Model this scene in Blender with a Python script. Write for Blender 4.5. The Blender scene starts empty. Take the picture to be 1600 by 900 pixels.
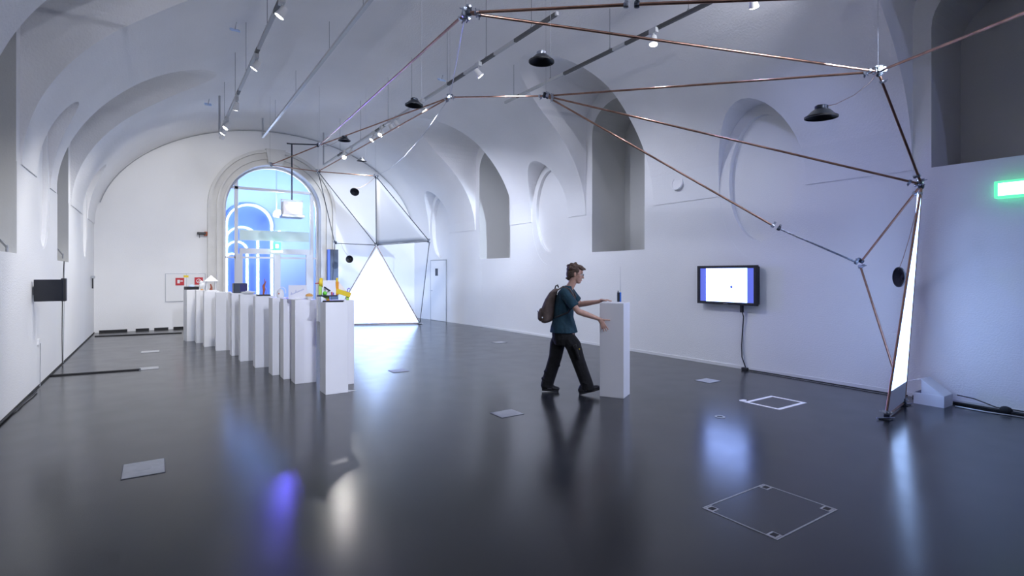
import bpy, bmesh, math, random
from mathutils import Vector as V, Matrix
random.seed(7)
scene = bpy.context.scene
COL = scene.collection

# ------------------------------------------------------------------ camera, world, exposure
H = 1.56                                   # eye height of the camera
TH = math.atan(557 / 830.0)                # the hall axis runs along +Y, the camera is turned right
S, C = math.sin(TH), math.cos(TH)
cam = bpy.data.cameras.new('camera'); cam_o = bpy.data.objects.new('camera', cam); COL.objects.link(cam_o)
cam.sensor_width = 36.0; cam.lens = 36.0 * 830 / 1600; cam.shift_y = -(450 - 428) / 1600.0
cam.clip_start = 0.05; cam.clip_end = 200
cam_o.location = (0, 0, H); cam_o.rotation_euler = (math.pi / 2, 0, -TH)
scene.camera = cam_o
w = bpy.data.worlds.new('world'); scene.world = w; w.use_nodes = True
w.node_tree.nodes['Background'].inputs[0].default_value = (0.45, 0.55, 0.8, 1)
w.node_tree.nodes['Background'].inputs[1].default_value = 0.3
scene.view_settings.view_transform = 'Standard'; scene.view_settings.look = 'None'
scene.view_settings.exposure = 0.18; scene.view_settings.gamma = 1.0
scene.view_settings.use_curve_mapping = False
UP_FILL_W = 200; LAMP_W = 1.0                               # power of the added fill uplighters, master factor of the track lamps

def at(px, py, x=None, y=None, z=None, d=None):
    """world point on a survey ray, at a known plane of the hall or a known distance"""
    u = (px - 800) / 830.0; v = (428 - py) / 830.0
    r = V((u * C + S, C - u * S, v))
    if x is not None: t = x / r.x
    elif y is not None: t = y / r.y
    elif z is not None: t = (z - H) / r.z
    else: t = d
    return V((r.x * t, r.y * t, r.z * t + H))

# ------------------------------------------------------------------ materials
MATS = {}
def mat(name, col, rough=0.6, metal=0.0, emit=0.0, ecol=None, bump=0.0, bscale=40.0, var=0.0, vscale=3.0, alpha=None, trans=0.0, spec=0.5, rvar=0.0):
    m = bpy.data.materials.new(name); m.use_nodes = True
    nt = m.node_tree; b = nt.nodes['Principled BSDF']
    b.inputs['Base Color'].default_value = (*col, 1); b.inputs['Roughness'].default_value = rough
    b.inputs['Metallic'].default_value = metal; b.inputs['Specular IOR Level'].default_value = spec
    if emit:
        b.inputs['Emission Color'].default_value = (*(ecol or col), 1); b.inputs['Emission Strength'].default_value = emit
    if trans: b.inputs['Transmission Weight'].default_value = trans; b.inputs['IOR'].default_value = 1.05
    if alpha is not None: b.inputs['Alpha'].default_value = alpha
    tc = nt.nodes.new('ShaderNodeTexCoord')
    def noise(scale, detail=5):
        n = nt.nodes.new('ShaderNodeTexNoise'); n.inputs['Scale'].default_value = scale; n.inputs['Detail'].default_value = detail
        nt.links.new(tc.outputs['Object'], n.inputs['Vector']); return n
    if bump:
        n = noise(bscale); bp = nt.nodes.new('ShaderNodeBump'); bp.inputs['Strength'].default_value = bump; bp.inputs['Distance'].default_value = 0.02
        nt.links.new(n.outputs['Fac'], bp.inputs['Height']); nt.links.new(bp.outputs['Normal'], b.inputs['Normal'])
    if var:
        n = noise(vscale, 8); r = nt.nodes.new('ShaderNodeValToRGB')
        r.color_ramp.elements[0].position = 0.3; r.color_ramp.elements[1].position = 0.7
        r.color_ramp.elements[0].color = (*[max(0, c * (1 - var)) for c in col], 1); r.color_ramp.elements[1].color = (*[min(1, c * (1 + var)) for c in col], 1)
        nt.links.new(n.outputs['Fac'], r.inputs['Fac']); nt.links.new(r.outputs['Color'], b.inputs['Base Color'])
    if rvar:
        n = noise(vscale * 1.7, 8); mr = nt.nodes.new('ShaderNodeMapRange')
        mr.inputs['From Min'].default_value = 0.3; mr.inputs['From Max'].default_value = 0.7
        mr.inputs['To Min'].default_value = rough - rvar; mr.inputs['To Max'].default_value = rough + rvar
        nt.links.new(n.outputs['Fac'], mr.inputs['Value']); nt.links.new(mr.outputs['Result'], b.inputs['Roughness'])
    MATS[name] = m; return m
mat('plaster', (0.84, 0.84, 0.845), 0.85, bump=0.25, bscale=55, var=0.02, vscale=0.8, spec=0.2)
mat('vault_plaster', (0.84, 0.835, 0.84), 0.9, bump=0.35, bscale=38, var=0.035, vscale=0.7, spec=0.2)
mat('recess_shade', (0.60, 0.60, 0.585), 0.9, bump=0.1, spec=0.2)  # plaster of the window recesses, their shade put into the darker colour
mat('stone_trim', (0.66, 0.65, 0.63), 0.8, bump=0.2, bscale=30, var=0.05)
mat('floor', (0.027, 0.028, 0.032), 0.21, var=0.15, vscale=1.6, rvar=0.02, spec=0.5)
mat('pedestal_white', (0.83, 0.83, 0.84), 0.5, var=0.015)
mat('white_paint', (0.8, 0.8, 0.8), 0.45)
mat('copper', (0.36, 0.21, 0.155), 0.28, metal=1.0, var=0.25, vscale=9)
mat('steel', (0.42, 0.45, 0.52), 0.28, metal=1.0, var=0.3, vscale=40)
mat('dark_steel', (0.06, 0.07, 0.09), 0.35, metal=0.8)
mat('nylon', (0.55, 0.57, 0.62), 0.35)
mat('fine_line', (0.06, 0.06, 0.07), 0.8, spec=0.1)
mat('black', (0.012, 0.012, 0.014), 0.45)
mat('cone_black', (0.006, 0.007, 0.012), 0.5, spec=0.25)
mat('black_gloss', (0.008, 0.010, 0.016), 0.12)
mat('rubber', (0.018, 0.018, 0.02), 0.7)
mat('grey_metal', (0.42, 0.43, 0.45), 0.4, metal=0.6)
mat('plate', (0.42, 0.43, 0.45), 0.45, metal=0.3, var=0.08, vscale=12)
mat('door_alu', (0.55, 0.56, 0.60), 0.45)
mat('rail_white', (0.55, 0.56, 0.57), 0.45)
mat('rail_dark', (0.10, 0.10, 0.10), 0.5)
mat('violet_glow', (0.3, 0.2, 1), 0.4, emit=8, ecol=(0.25, 0.2, 1.0))
mat('lamp_glow', (1, 1, 1), 0.4, emit=22, ecol=(1.0, 0.98, 0.95))
mat('screen_glow', (1, 1, 1), 0.6, emit=4.2, ecol=(0.36, 0.55, 1.0))
mat('fabric', (0.82, 0.83, 0.86), 0.8)
mat('tv_white', (0.9, 0.9, 0.95), 0.3, emit=5.5, ecol=(0.28, 0.43, 1.0))
mat('tv_blue', (0.05, 0.06, 0.3), 0.3, emit=0.75, ecol=(0.12, 0.17, 0.75))
mat('exit_green', (0.05, 0.55, 0.2), 0.4, emit=1.3, ecol=(0.10, 0.80, 0.35))
mat('exit_white', (1, 1, 1), 0.4, emit=2.2, ecol=(0.85, 1.0, 0.92))
mat('blue_wall', (0.13, 0.22, 0.72), 0.7)
mat('pale_blue', (0.52, 0.66, 0.93), 0.7)
mat('neon', (1, 1, 1), 0.4, emit=4.0, ecol=(0.75, 0.92, 1.0))
mat('glass', (0.93, 0.97, 1.0), 0.02, trans=1.0, alpha=0.25)
mat('frosted_green', (0.62, 0.76, 0.72), 0.6, alpha=0.85)
mat('red', (0.55, 0.02, 0.03), 0.5)
mat('yellow', (0.85, 0.62, 0.03), 0.5)
mat('orange', (0.90, 0.36, 0.02), 0.45)
mat('green', (0.16, 0.62, 0.06), 0.45)
mat('lime', (0.48, 0.78, 0.14), 0.45)
mat('violet', (0.22, 0.10, 0.65), 0.45)
mat('navy', (0.03, 0.03, 0.16), 0.3)
mat('pen_blue', (0.12, 0.20, 0.55), 0.6)
mat('skin', (0.56, 0.33, 0.25), 0.55, var=0.06, vscale=25)
mat('hair', (0.095, 0.058, 0.040), 0.7, bump=0.8, bscale=70, var=0.4, vscale=60)
mat('shirt', (0.012, 0.048, 0.072), 0.85, bump=0.5, bscale=18, var=0.2, vscale=12)
mat('trousers', (0.008, 0.008, 0.009), 0.9, bump=0.6, bscale=20, var=0.3, vscale=14)
mat('backpack', (0.13, 0.095, 0.082), 0.85, bump=0.5, bscale=22, var=0.2, vscale=14)
mat('strap_dark', (0.02, 0.02, 0.022), 0.8)
mat('blue_plastic', (0.03, 0.18, 0.65), 0.35)
mat('cardboard', (0.74, 0.74, 0.78), 0.7)
mat('cake', (0.80, 0.42, 0.12), 0.7)
mat('stem_red', (0.45, 0.12, 0.06), 0.7)
mat('tape', (0.75, 0.75, 0.78), 0.6)

# ------------------------------------------------------------------ mesh helpers
class MB:
    def __init__(s): s.v = []; s.f = []
    def add(s, vs, fs):
        o = len(s.v); s.v += [V(p) for p in vs]; s.f += [tuple(i + o for i in f) for f in fs]; return s
    def box(s, a, b, m=None):
        x0, y0, z0 = a; x1, y1, z1 = b
        vs = [V(p) for p in ((x0,y0,z0),(x1,y0,z0),(x1,y1,z0),(x0,y1,z0),(x0,y0,z1),(x1,y0,z1),(x1,y1,z1),(x0,y1,z1))]
        if m: vs = [m @ p for p in vs]
        return s.add(vs, [(3,2,1,0),(4,5,6,7),(0,1,5,4),(1,2,6,5),(2,3,7,6),(3,0,4,7)])
    def bevbox(s, a, b, r, m=None):
        bm = bmesh.new(); bmesh.ops.create_cube(bm, size=1)
        for v in bm.verts:
            v.co = V([(a[i] + b[i]) / 2 + v.co[i] * (b[i] - a[i]) for i in range(3)])
        bmesh.ops.bevel(bm, geom=bm.edges[:], offset=r, segments=2, affect='EDGES', profile=0.5)
        bm.verts.index_update(); vs = [(m @ v.co if m else v.co.copy()) for v in bm.verts]; fs = [[v.index for v in f.verts] for f in bm.faces]; bm.free()
        return s.add(vs, fs)
    def prism(s, poly, ext):
        """poly: list of 3D points, extruded by vector ext"""
        n = len(poly); ext = V(ext); p = [V(q) for q in poly]
        return s.add(p + [q + ext for q in p], [tuple(range(n))[::-1], tuple(range(n, 2 * n))] + [(i, (i + 1) % n, n + (i + 1) % n, n + i) for i in range(n)])
    def rings(s, rs, cap=True):
        """rs: list of rings (equal point counts)"""
        n = len(rs[0]); vs = [p for r in rs for p in r]; fs = []
        for k in range(len(rs) - 1):
            for i in range(n):
                j = (i + 1) % n; fs.append((k*n+i, k*n+j, (k+1)*n+j, (k+1)*n+i))
        if cap: fs += [tuple(range(n))[::-1], tuple(range((len(rs)-1)*n, len(rs)*n))]
        return s.add(vs, fs)
    def tube(s, pts, r, n=10, cap=True):
        pts = [V(p) for p in pts]; rad = r if isinstance(r, (list, tuple)) else [r] * len(pts); rs = []
        up = None
        for k, p in enumerate(pts):
            t = (pts[min(k+1, len(pts)-1)] - pts[max(k-1, 0)]).normalized()
            if up is None: up = V((0,0,1)) if abs(t.z) < 0.9 else V((1,0,0))
            a = t.cross(up).normalized(); b = a.cross(t).normalized(); up = b
            rs.append([p + a * math.cos(q) * rad[k] + b * math.sin(q) * rad[k] for q in [2*math.pi*i/n for i in range(n)]])
        return s.rings(rs, cap)
    def lathe(s, prof, o=(0,0,0), m=None, n=20, cap=True):
        o = V(o); rs = []
        for r, z in prof:
            ring = [V((r*math.cos(q), r*math.sin(q), z)) for q in [2*math.pi*i/n for i in range(n)]]
            rs.append([(m @ p if m else p) + o for p in ring])
        return s.rings(rs, cap)
    def ball(s, c, r, m=None, seg=12, rin=8):
        r = r if isinstance(r, (list, tuple)) else (r, r, r); c = V(c); vs = []; fs = []
        pr = [(math.sin(math.pi*k/rin), -math.cos(math.pi*k/rin)) for k in range(rin+1)]
        pr[0] = (1e-3, -1); pr[-1] = (1e-3, 1); rs = []
        for a, z in pr:
            ring = [V((a*math.cos(q)*r[0], a*math.sin(q)*r[1], z*r[2])) for q in [2*math.pi*i/seg for i in range(seg)]]
            rs.append([(m @ p if m else p) + c for p in ring])
        return s.rings(rs)
    def capsules(s, chain, n=12):
        """chain: list of (point, radius): closed tapered limbs with ball joints"""
        for (p, r) in chain: s.ball(p, r, seg=n, rin=8)
        for (p, r), (q, r2) in zip(chain, chain[1:]): s.tube([p, q], [r, r2], n=n)
        return s
    def build(s, name, m, parent=None, smooth=False, auto=None):
        me = bpy.data.meshes.new(name); me.from_pydata([tuple(p) for p in s.v], [], s.f); me.validate()
        bm = bmesh.new(); bm.from_mesh(me); bmesh.ops.recalc_face_normals(bm, faces=bm.faces[:]); bm.to_mesh(me); bm.free()
        if smooth:
            for p in me.polygons: p.use_smooth = True
            me.set_sharp_from_angle(angle=math.radians(auto or 40))
        return link(name, me, m, parent)
def link(name, me, m, parent=None):
    o = bpy.data.objects.new(name, me); COL.objects.link(o)
    if m and not me.materials: me.materials.append(MATS[m])
    if parent: o.parent = parent; o.matrix_parent_inverse = Matrix()
    return o
def tag(o, label, cat, group=None):
    o['label'] = label; o['category'] = cat
    if group: o['group'] = group
    return o
def struct(o, label=None):
    o['kind'] = 'structure'
    if label: o['label'] = label
    return o
def thing(name, label, cat, loc=(0,0,0), rz=0.0, group=None):
    o = bpy.data.objects.new(name, None); COL.objects.link(o); o.empty_display_size = 0.1
    o.location = loc; o.rotation_euler = (0, 0, rz); return tag(o, label, cat, group)
def dup(root, loc, rot=None, label=None, group=None):
    r = root.copy(); COL.objects.link(r); r.location = loc
    if rot is not None: r.rotation_euler = rot
    if label: r['label'] = label
    if group: r['group'] = group
    for ch in root.children:
        c = ch.copy(); COL.objects.link(c); c.parent = r
        for g in ch.children:
            d = g.copy(); COL.objects.link(d); d.parent = c
    return r
def aim(frm, to):
    return (V(to) - V(frm)).to_track_quat('-Z', 'Y').to_euler()

# ------------------------------------------------------------------ the hall: one void, cut, then split into floor / walls / ceiling
XL, XR, YN, YF, ZS, RISE = -1.35, 8.0, -7.0, 17.8, 2.88, 3.10
def xr(y): return XR if y < 13.5 else XR - (y - 13.5) / (YF - 13.5) * 0.28
def profile(y, n=110):
    x1 = xr(y); xc = (XL + x1) / 2; a = (x1 - XL) / 2 - 0.014
    p = [V((XL, y, 0)), V((x1, y, 0)), V((x1, y, ZS))]
    p += [V((xc + a * math.cos(t), y, ZS + RISE * math.sin(t))) for t in [math.pi * i / n for i in range(n + 1)]]
    p += [V((XL, y, ZS))]
    return p
hall = MB().rings([profile(YN), profile(13.5), profile(YF)]).build('hall', None)
def arch(y0, y1, zb, zs, rise, n=20):
    yc, a = (y0 + y1) / 2, (y1 - y0) / 2
    return [(y0, zb), (y1, zb)] + [(yc + a * math.cos(t), zs + rise * math.sin(t)) for t in [math.pi * i / n for i in range(n + 1)]]
def oval(yc, zc, a, b, n=40): return [(yc + a * math.cos(t), zc + b * math.sin(t)) for t in [2 * math.pi * i / n for i in range(n)]]
cutters = []
def cut_x(poly, xa, xb):
    cutters.append(MB().prism([(xa, y, z) for y, z in poly], (xb - xa, 0, 0)))
E = 0.004
# right side: three lunettes over blind windows, ovals on the piers between them
for (l0, l1, w0, w1, zb) in ((11.83, 13.86, 12.01, 13.62, 2.0), (7.00, 8.95, 7.235, 8.752, 2.04), (0.83, 2.77, 1.02, 2.577, 2.88)):
    cut_x(arch(l0, l1, ZS - 0.0, 4.82, 0.76), 3.9, xr(l1) + E)
    cut_x(arch(w0, w1, zb, 4.62, 0.62), 7.0, 9.02)
for yc in (4.83, 10.28, 15.95):
    cut_x(oval(yc, 3.02, 0.73, 1.24), 6.6, xr(yc + 0.7) + E)
    cut_x(oval(yc - 0.02, 3.09, 0.57, 1.0), 7.2, xr(yc) + 0.09)
# left side
for (l0, l1, w0, w1, zb) in ((11.3, 13.15, 11.5, 12.86, 1.78), (6.80, 8.62, 6.98, 8.40, 1.80), (0.7, 2.6, 0.9, 2.4, 1.8)):
    cut_x(arch(l0, l1, ZS, 4.82, 0.76), 2.8, XL - E)
    cut_x(arch(w0, w1, zb, 4.62, 0.62), -0.4, XL - 1.0)
for yc in (4.5, 10.18, 15.6):
    cut_x(oval(yc, 3.02, 0.56, 1.1), 0.0, XL - E)
    cut_x(oval(yc, 2.95, 0.42, 1.0), -0.5, XL - 0.06)
# far end: the arched doorway
DX0, DX1, DZS = 1.70, 4.44, 3.55
DR = (DX1 - DX0) / 2; DXC = (DX0 + DX1) / 2
def dpoly(r, zb=0.0, zs=DZS, n=28, y=0): return [V((DXC - r, y, zb)), V((DXC + r, y, zb))] + [V((DXC + r * math.cos(t), y, zs + r * math.sin(t))) for t in [math.pi * i / n for i in range(n + 1)]]
cutters.append(MB().prism(dpoly(DR, 0.001, y=17.0), (0, 1.35, 0)))
cur = hall
dg = bpy.context.evaluated_depsgraph_get()
for k, cb in enumerate(cutters):
    co = cb.build('cutter', None)
    m = cur.modifiers.new('b', 'BOOLEAN'); m.operation = 'UNION'; m.object = co; m.solver = 'EXACT'
    dg.update(); me = bpy.data.meshes.new_from_object(cur.evaluated_get(dg))
    cur.modifiers.clear(); cur.data = me; bpy.data.objects.remove(co)
bm = bmesh.new(); bm.from_mesh(cur.data)
bpy.data.objects.remove(cur)
for f in bm.faces: f.normal_flip()
groups = {'ceiling': [], 'wall_right': [], 'wall_left': [], 'wall_far': [], 'wall_near': []}
for f in bm.faces:
    c = f.calc_center_median(); zmin = min(v.co.z for v in f.verts); zmax = max(v.co.z for v in f.verts); xs = [v.co.x for v in f.verts]
    if zmax < 0.01 or c.y > 18.34: continue
    if c.y > YF - 0.001: groups['wall_far'].append(f)
    elif c.y < YN + 0.001: groups['wall_near'].append(f)
    elif min(xs) > 7.9 and c.y < 13.5 or min(xs) > 7.69 and zmax <= ZS + 0.001 or min(xs) > 7.71 and abs(f.normal.x) > 0.99: groups['wall_right'].append(f)
    elif max(xs) < XL + 0.031 and (abs(f.normal.x) > 0.99 or max(xs) < XL + 0.001 or zmax <= ZS + 0.001): groups['wall_left'].append(f)
    elif min(xs) > 7.99: groups['wall_right'].append(f)
    else: groups['ceiling'].append(f)
for nm, fs in groups.items():
    idx = {}; vs = []; out = []; mi = []
    for f in fs:
        row = []
        for v in f.verts:
            if v.index not in idx: idx[v.index] = len(vs); vs.append(tuple(v.co))
            row.append(idx[v.index])
        out.append(row); c = f.calc_center_median()
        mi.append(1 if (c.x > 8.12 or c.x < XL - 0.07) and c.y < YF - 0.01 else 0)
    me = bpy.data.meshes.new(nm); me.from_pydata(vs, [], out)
    me.materials.append(MATS['vault_plaster' if nm == 'ceiling' else 'plaster']); me.materials.append(MATS['recess_shade'])
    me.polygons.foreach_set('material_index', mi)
    struct(link(nm, me, None))
bm.free()
struct(MB().box((XL - 1.5, YN - 0.2, -0.12), (XR + 1.5, 24.0, 0)).build('floor', 'floor'))
# little round boss recessed into the pier of the right wall
# baseboard along the right wall and black strips at the far wall
struct(MB().box((XR - 0.012, YN, 0), (XR, 13.5, 0.05)).build('baseboard_right', 'white_paint'))
struct(MB().box((XL, YN, 0), (XL + 0.012, YF, 0.022)).build('baseboard_left', 'rubber'))
for i, (a, b) in enumerate(((155, 199), (212, 233), (241, 263), (271, 300))):
    p, q = at(a, 517, y=YF), at(b, 513, y=YF)
    struct(MB().box((p.x, YF - 0.02, 0), (q.x, YF, 0.06)).build('baseboard_far', 'rubber'))
# moulded stone surround of the arched doorway
tr = MB()
for (r0, r1, dp) in ((0.0, 0.05, 0.12), (0.05, 0.17, 0.05), (0.17, 0.22, 0.14), (0.22, 0.36, 0.08), (0.36, 0.45, 0.19)):
    n = 36; inner = dpoly(DR + r0, n=n)[1:] + [V((DXC - DR - r0, 0, 0))]; outer = dpoly(DR + r1, n=n)[1:] + [V((DXC - DR - r1, 0, 0))]
    for k in range(len(inner) - 1):
        q = [inner[k], outer[k], outer[k+1], inner[k+1]]
        tr.prism([V((p.x, YF - dp, p.z)) for p in q], (0, dp + 0.01, 0))
trim = struct(tr.build('trim_1', 'stone_trim'))
MB().prism([V((DXC + s, YF - 0.24, z)) for s, z in ((-0.2, 4.93), (0.2, 4.93), (0.28, 5.38), (-0.28, 5.38))], (0, 0.25, 0)).build('keystone', 'stone_trim', trim)

# ---- vestibule behind the arch
VB = 22.2
vm = MB(); vm.box((0.2, VB, 0), (7.2, VB + 0.1, 5.6)); vm.box((0.1, 18.36, 0), (0.2, VB + 0.1, 5.6)); vm.box((7.2, 18.36, 0), (7.3, VB + 0.1, 5.6)); vm.box((0.1, 18.36, 5.6), (7.3, VB + 0.1, 5.7))
struct(vm.build('wall_vestibule', 'pale_blue'))
def neon(): 
    t = thing('neon_arch_panel', 'blue arched wall panel with glowing concentric neon tubes behind the glass door', 'neon sign', (0, VB - 0.02, 0))
    a, b = at(349, 460, y=VB - .1).x, at(429, 460, y=VB - .1).x; top = at(390, 316, y=VB - .1).z; xc, r = (a + b) / 2, (b - a) / 2
    poly = [V((a, 0, 0)), V((b, 0, 0))] + [V((xc + r * math.cos(q), 0, top - r + r * math.sin(q))) for q in [math.pi * i / 24 for i in range(25)]]
    MB().prism(poly, (0, -0.06, 0)).build('panel', 'blue_wall', t)
    for rr, off, zt in ((r - 0.1, 0.0, top - 0.1), (r * 0.62, -r * 0.30, top - 0.95), (r * 0.40, -r * 0.5, top - 1.5), (r * 0.22, -r * 0.68, top - 1.95)):
        c0 = xc + off
        pts = [V((c0 - rr, -0.10, 0.05))] + [V((c0 - rr * math.cos(q), -0.10, zt - rr + rr * math.sin(q))) for q in [math.pi * i / 24 for i in range(25)]] + [V((c0 + rr, -0.10, 0.05))]
        MB().tube(pts, 0.028, n=8).build('neon_tube', 'neon', t)
neon()
lt = bpy.data.lights.new('vestibule_lamp', 'POINT'); lt.energy = 300; lt.color = (0.60, 0.72, 1.0); lt.shadow_soft_size = 0.12
lo = bpy.data.objects.new('vestibule_lamp_light', lt); COL.objects.link(lo)
vl = thing('vestibule_lamp', 'bright round lamp glowing behind the glass of the arched door', 'lamp', at(432, 335, y=20.6))
MB().ball((0, 0, 0), 0.10).build('globe', 'lamp_glow', vl, True); MB().tube([(0,0,0.1),(0,0,5.6 - vl.location.z)], 0.012).build('pendant_rod', 'grey_metal', vl)
lo.parent = vl; lo.location = (0, -0.25, 0.0)

# ---- glazed arched door (structure, with frame and panes)
YG = 18.12
d1 = struct(thing('door_1', 'glazed arched door with grey metal frame in the far wall', 'door'), None); del d1['category']
def gx(px): return at(px, 428, y=YG).x
def gz(py, px=430): return at(px, py, y=YG).z
def bar(x0, x1, z0, z1, dp=0.07, nm='frame_bar'): return MB().box((x0, YG - dp / 2, z0), (x1, YG + dp / 2, z1)).build(nm, 'door_alu', d1)
zt1, zt2 = gz(298), gz(392)
xs = [DX0, gx(369), gx(487), DX1]
def arch_z(x): return DZS + math.sqrt(max(0.0, DR * DR - (x - DXC) ** 2)) 
bar(DX0, DX1, zt1 - 0.04, zt1 + 0.04); bar(DX0, DX1, gz(403) - 0.03, gz(403) + 0.03)
for x in xs[1:3]: bar(x - 0.05, x + 0.05, 0, arch_z(x))
bar(gx(374), gx(484), zt2 - 0.11, zt2 + 0.06, 0.1, 'transom')
for a, b in ((368, 379), (428, 438), (478, 488)): bar(gx(a), gx(b), 0, zt2 - 0.111, 0.1, 'door_stile')
n = 30; pr = []
fr = MB(); i_, o_ = dpoly(DR - 0.06, n=n)[1:] + [V((DXC - DR + 0.06, 0, 0))], dpoly(DR, n=n)[1:] + [V((DXC - DR, 0, 0))]
for k in range(len(i_) - 1): fr.prism([V((p.x, YG - 0.05, p.z)) for p in (i_[k], o_[k], o_[k+1], i_[k+1])], (0, 0.1, 0))
fr.build('outer_frame', 'door_alu', d1)
def pane(x0, x1, z0, z1=None):
    if z1: MB().box((x0, YG - 0.006, z0), (x1, YG + 0.006, z1)).build('pane', 'glass', d1)
    else:
        pts = [V((x0, YG - 0.006, z0)), V((x1, YG - 0.006, z0))] + [V((x, YG - 0.006, arch_z(x) - 0.02)) for x in [x1 + (x0 - x1) * i / 12 for i in range(13)]]
        MB().prism(pts, (0, 0.012, 0)).build('pane', 'glass', d1)
for a, b in zip(xs, xs[1:]):
    if b - a > 0.6: pane(a + .05, b - .05, zt1 + .04); pane(a + .05, b - .05, zt2 + .06, zt1 - .04)
    else: pane(max(a + .05, DX0 + .06) , min(b - .05, DX1 - .06), 0.05, zt1 - .04)
pane(gx(379), gx(428), 0.05, zt2 - .11); pane(gx(438), gx(478), 0.05, zt2 - .11)
MB().box((gx(374), YG - 0.014, gz(377)), (gx(483), YG - 0.008, gz(361))).build('frosted_strip', 'frosted_green', d1)
ex = thing('exit_sign', 'small lit green exit sign above the glass door leaf', 'exit sign', (gx(431), YG - 0.17, gz(392)))
MB().box((-0.11, -0.03, 0), (0.11, 0.03, 0.26)).build('housing', 'exit_green', ex); MB().box((-0.16, -0.05, -0.05), (0.16, 0.05, 0.0)).build('light_strip', 'exit_white', ex)
MB().box((-0.04, -0.034, 0.08), (0.04, -0.03, 0.2)).build('pictogram', 'exit_white', ex)
# folded shutter standing right of the doorway
fs_ = thing('folding_door_leaf', 'dark grey door leaf folded back beside the arched doorway', 'door leaf', (4.62, 17.5, 0))
MB().bevbox((-0.02, 0, 0.02), (0.06, 0.1, 2.35), 0.006).build('edge_board', 'blue_wall', fs_); MB().bevbox((0.06, 0, 0.02), (0.32, 0.1, 2.35), 0.006).build('leaf', 'dark_steel', fs_)
# plain door in the right wall, far end
d2 = struct(thing('door_2', 'white flush door with small black sign at far end', 'door', (7.83, 0, 0))); del d2['category']
ya, yb = 15.55, 16.55
md = Matrix.Translation((0.0, 16.05, 0)) @ Matrix.Rotation(math.atan(0.28 / 4.3), 4, 'Z')
MB().box((-0.02, -0.5, 0.01), (0.02, 0.5, 2.0), md).build('door_leaf', 'white_paint', d2)
for a, b in (((-0.022, -0.53, 0), (-0.008, -0.5, 2.03)), ((-0.022, 0.5, 0), (-0.008, 0.53, 2.03)), ((-0.022, -0.53, 2.0), (-0.008, 0.53, 2.03))): MB().box(a, b, md).build('door_frame', 'grey_metal', d2)
MB().box((-0.03, 0.02, 1.5), (-0.02, 0.18, 1.74), md).build('sign_plate', 'dark_steel', d2)
hd = MB(); hd.tube([md @ V((-0.02, 0.42, 1.0)), md @ V((-0.08, 0.42, 1.0)), md @ V((-0.08, 0.28, 1.0))], 0.012); hd.build('handle', 'steel', d2)

# ------------------------------------------------------------------ lighting tracks and spotlights
def vault_z(x, y=5.0):
    x1 = xr(y); xc = (XL + x1) / 2; a = (x1 - XL) / 2 - 0.014
    return ZS + RISE * math.sqrt(max(0, 1 - ((x - xc) / a) ** 2))
def track(x, z, y0, y1, segs, wires, label, r=0.022, end=None):
    t = thing('lighting_track', label, 'lighting track', (x, y0, z))
    for (a, b, mt) in segs: MB().box((-r, a - y0, -0.02), (r, b - y0, 0.025)).build('rail', mt, t)
    for y in wires: MB().tube([(0, y - y0, 0.02), (0, y - y0, vault_z(x, y) - z)], 0.003, n=5).build('suspension_wire', 'dark_steel', t); 
    for y in wires: MB().lathe([(0.02, 0), (0.02, 0.02), (0.008, 0.04)], (0, y - y0, 0.02), n=8).build('wire_clip', 'grey_metal', t)
    if end is not None: MB().tube([(0, end - y0, 0.02), (0, end - y0, vault_z(x, end) - z)], 0.022, n=8).build('feed_tube', 'grey_metal', t)
    return t
def alt(y0, y1, cuts):
    ys = [y0] + cuts + [y1]; return [(a, b, 'rail_white' if i % 2 == 0 else 'rail_dark') for i, (a, b) in enumerate(zip(ys, ys[1:]))]
track(1.22, 4.78, -6.5, 13.86, alt(-6.5, 13.86, [6.7, 7.05, 8.3, 8.55, 10.35, 10.6, 12.3, 12.5]), (-4, -1, 2, 5, 7.6, 9.57, 10.98, 12.8), 'white lighting track nearest the left wall with dark joints', end=13.86)
track(2.5, 5.40, -6.5, 16.3, [(-6.5, 16.3, 'rail_white')], (-4, 0, 4, 7.6, 9.4, 12.05, 14.4), 'bare pale ceiling rail without lamps running towards the arched door', 0.028, end=16.3)
track(4.28, 4.90, 5.33, 16.75, alt(5.33, 16.75, [5.36, 6.3, 6.85, 7.35, 7.8, 8.4, 11.5, 12.1, 14.6, 15.2]), (5.9, 7.1, 8.43, 10.0, 11.31, 13.2, 15), 'middle lighting track with alternating dark sections above the pedestals', end=16.75)
track(5.68, 4.91, 4.05, 8.7, alt(4.05, 8.7, [4.06, 5.5, 5.75, 6.9, 8.2, 8.3]), (4.4, 5.82, 7.27, 8.4), 'short grey lighting track nearest the right wall')
track(5.80, 4.91, -6.0, 3.75, alt(-6.0, 3.75, [0, 1]), (-5, -2, 1, 3), 'lighting track along the right side starting at the top edge of the picture')
ORD = ['first', 'second', 'third', 'fourth', 'fifth', 'sixth', 'seventh', 'eighth', 'ninth']
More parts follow.
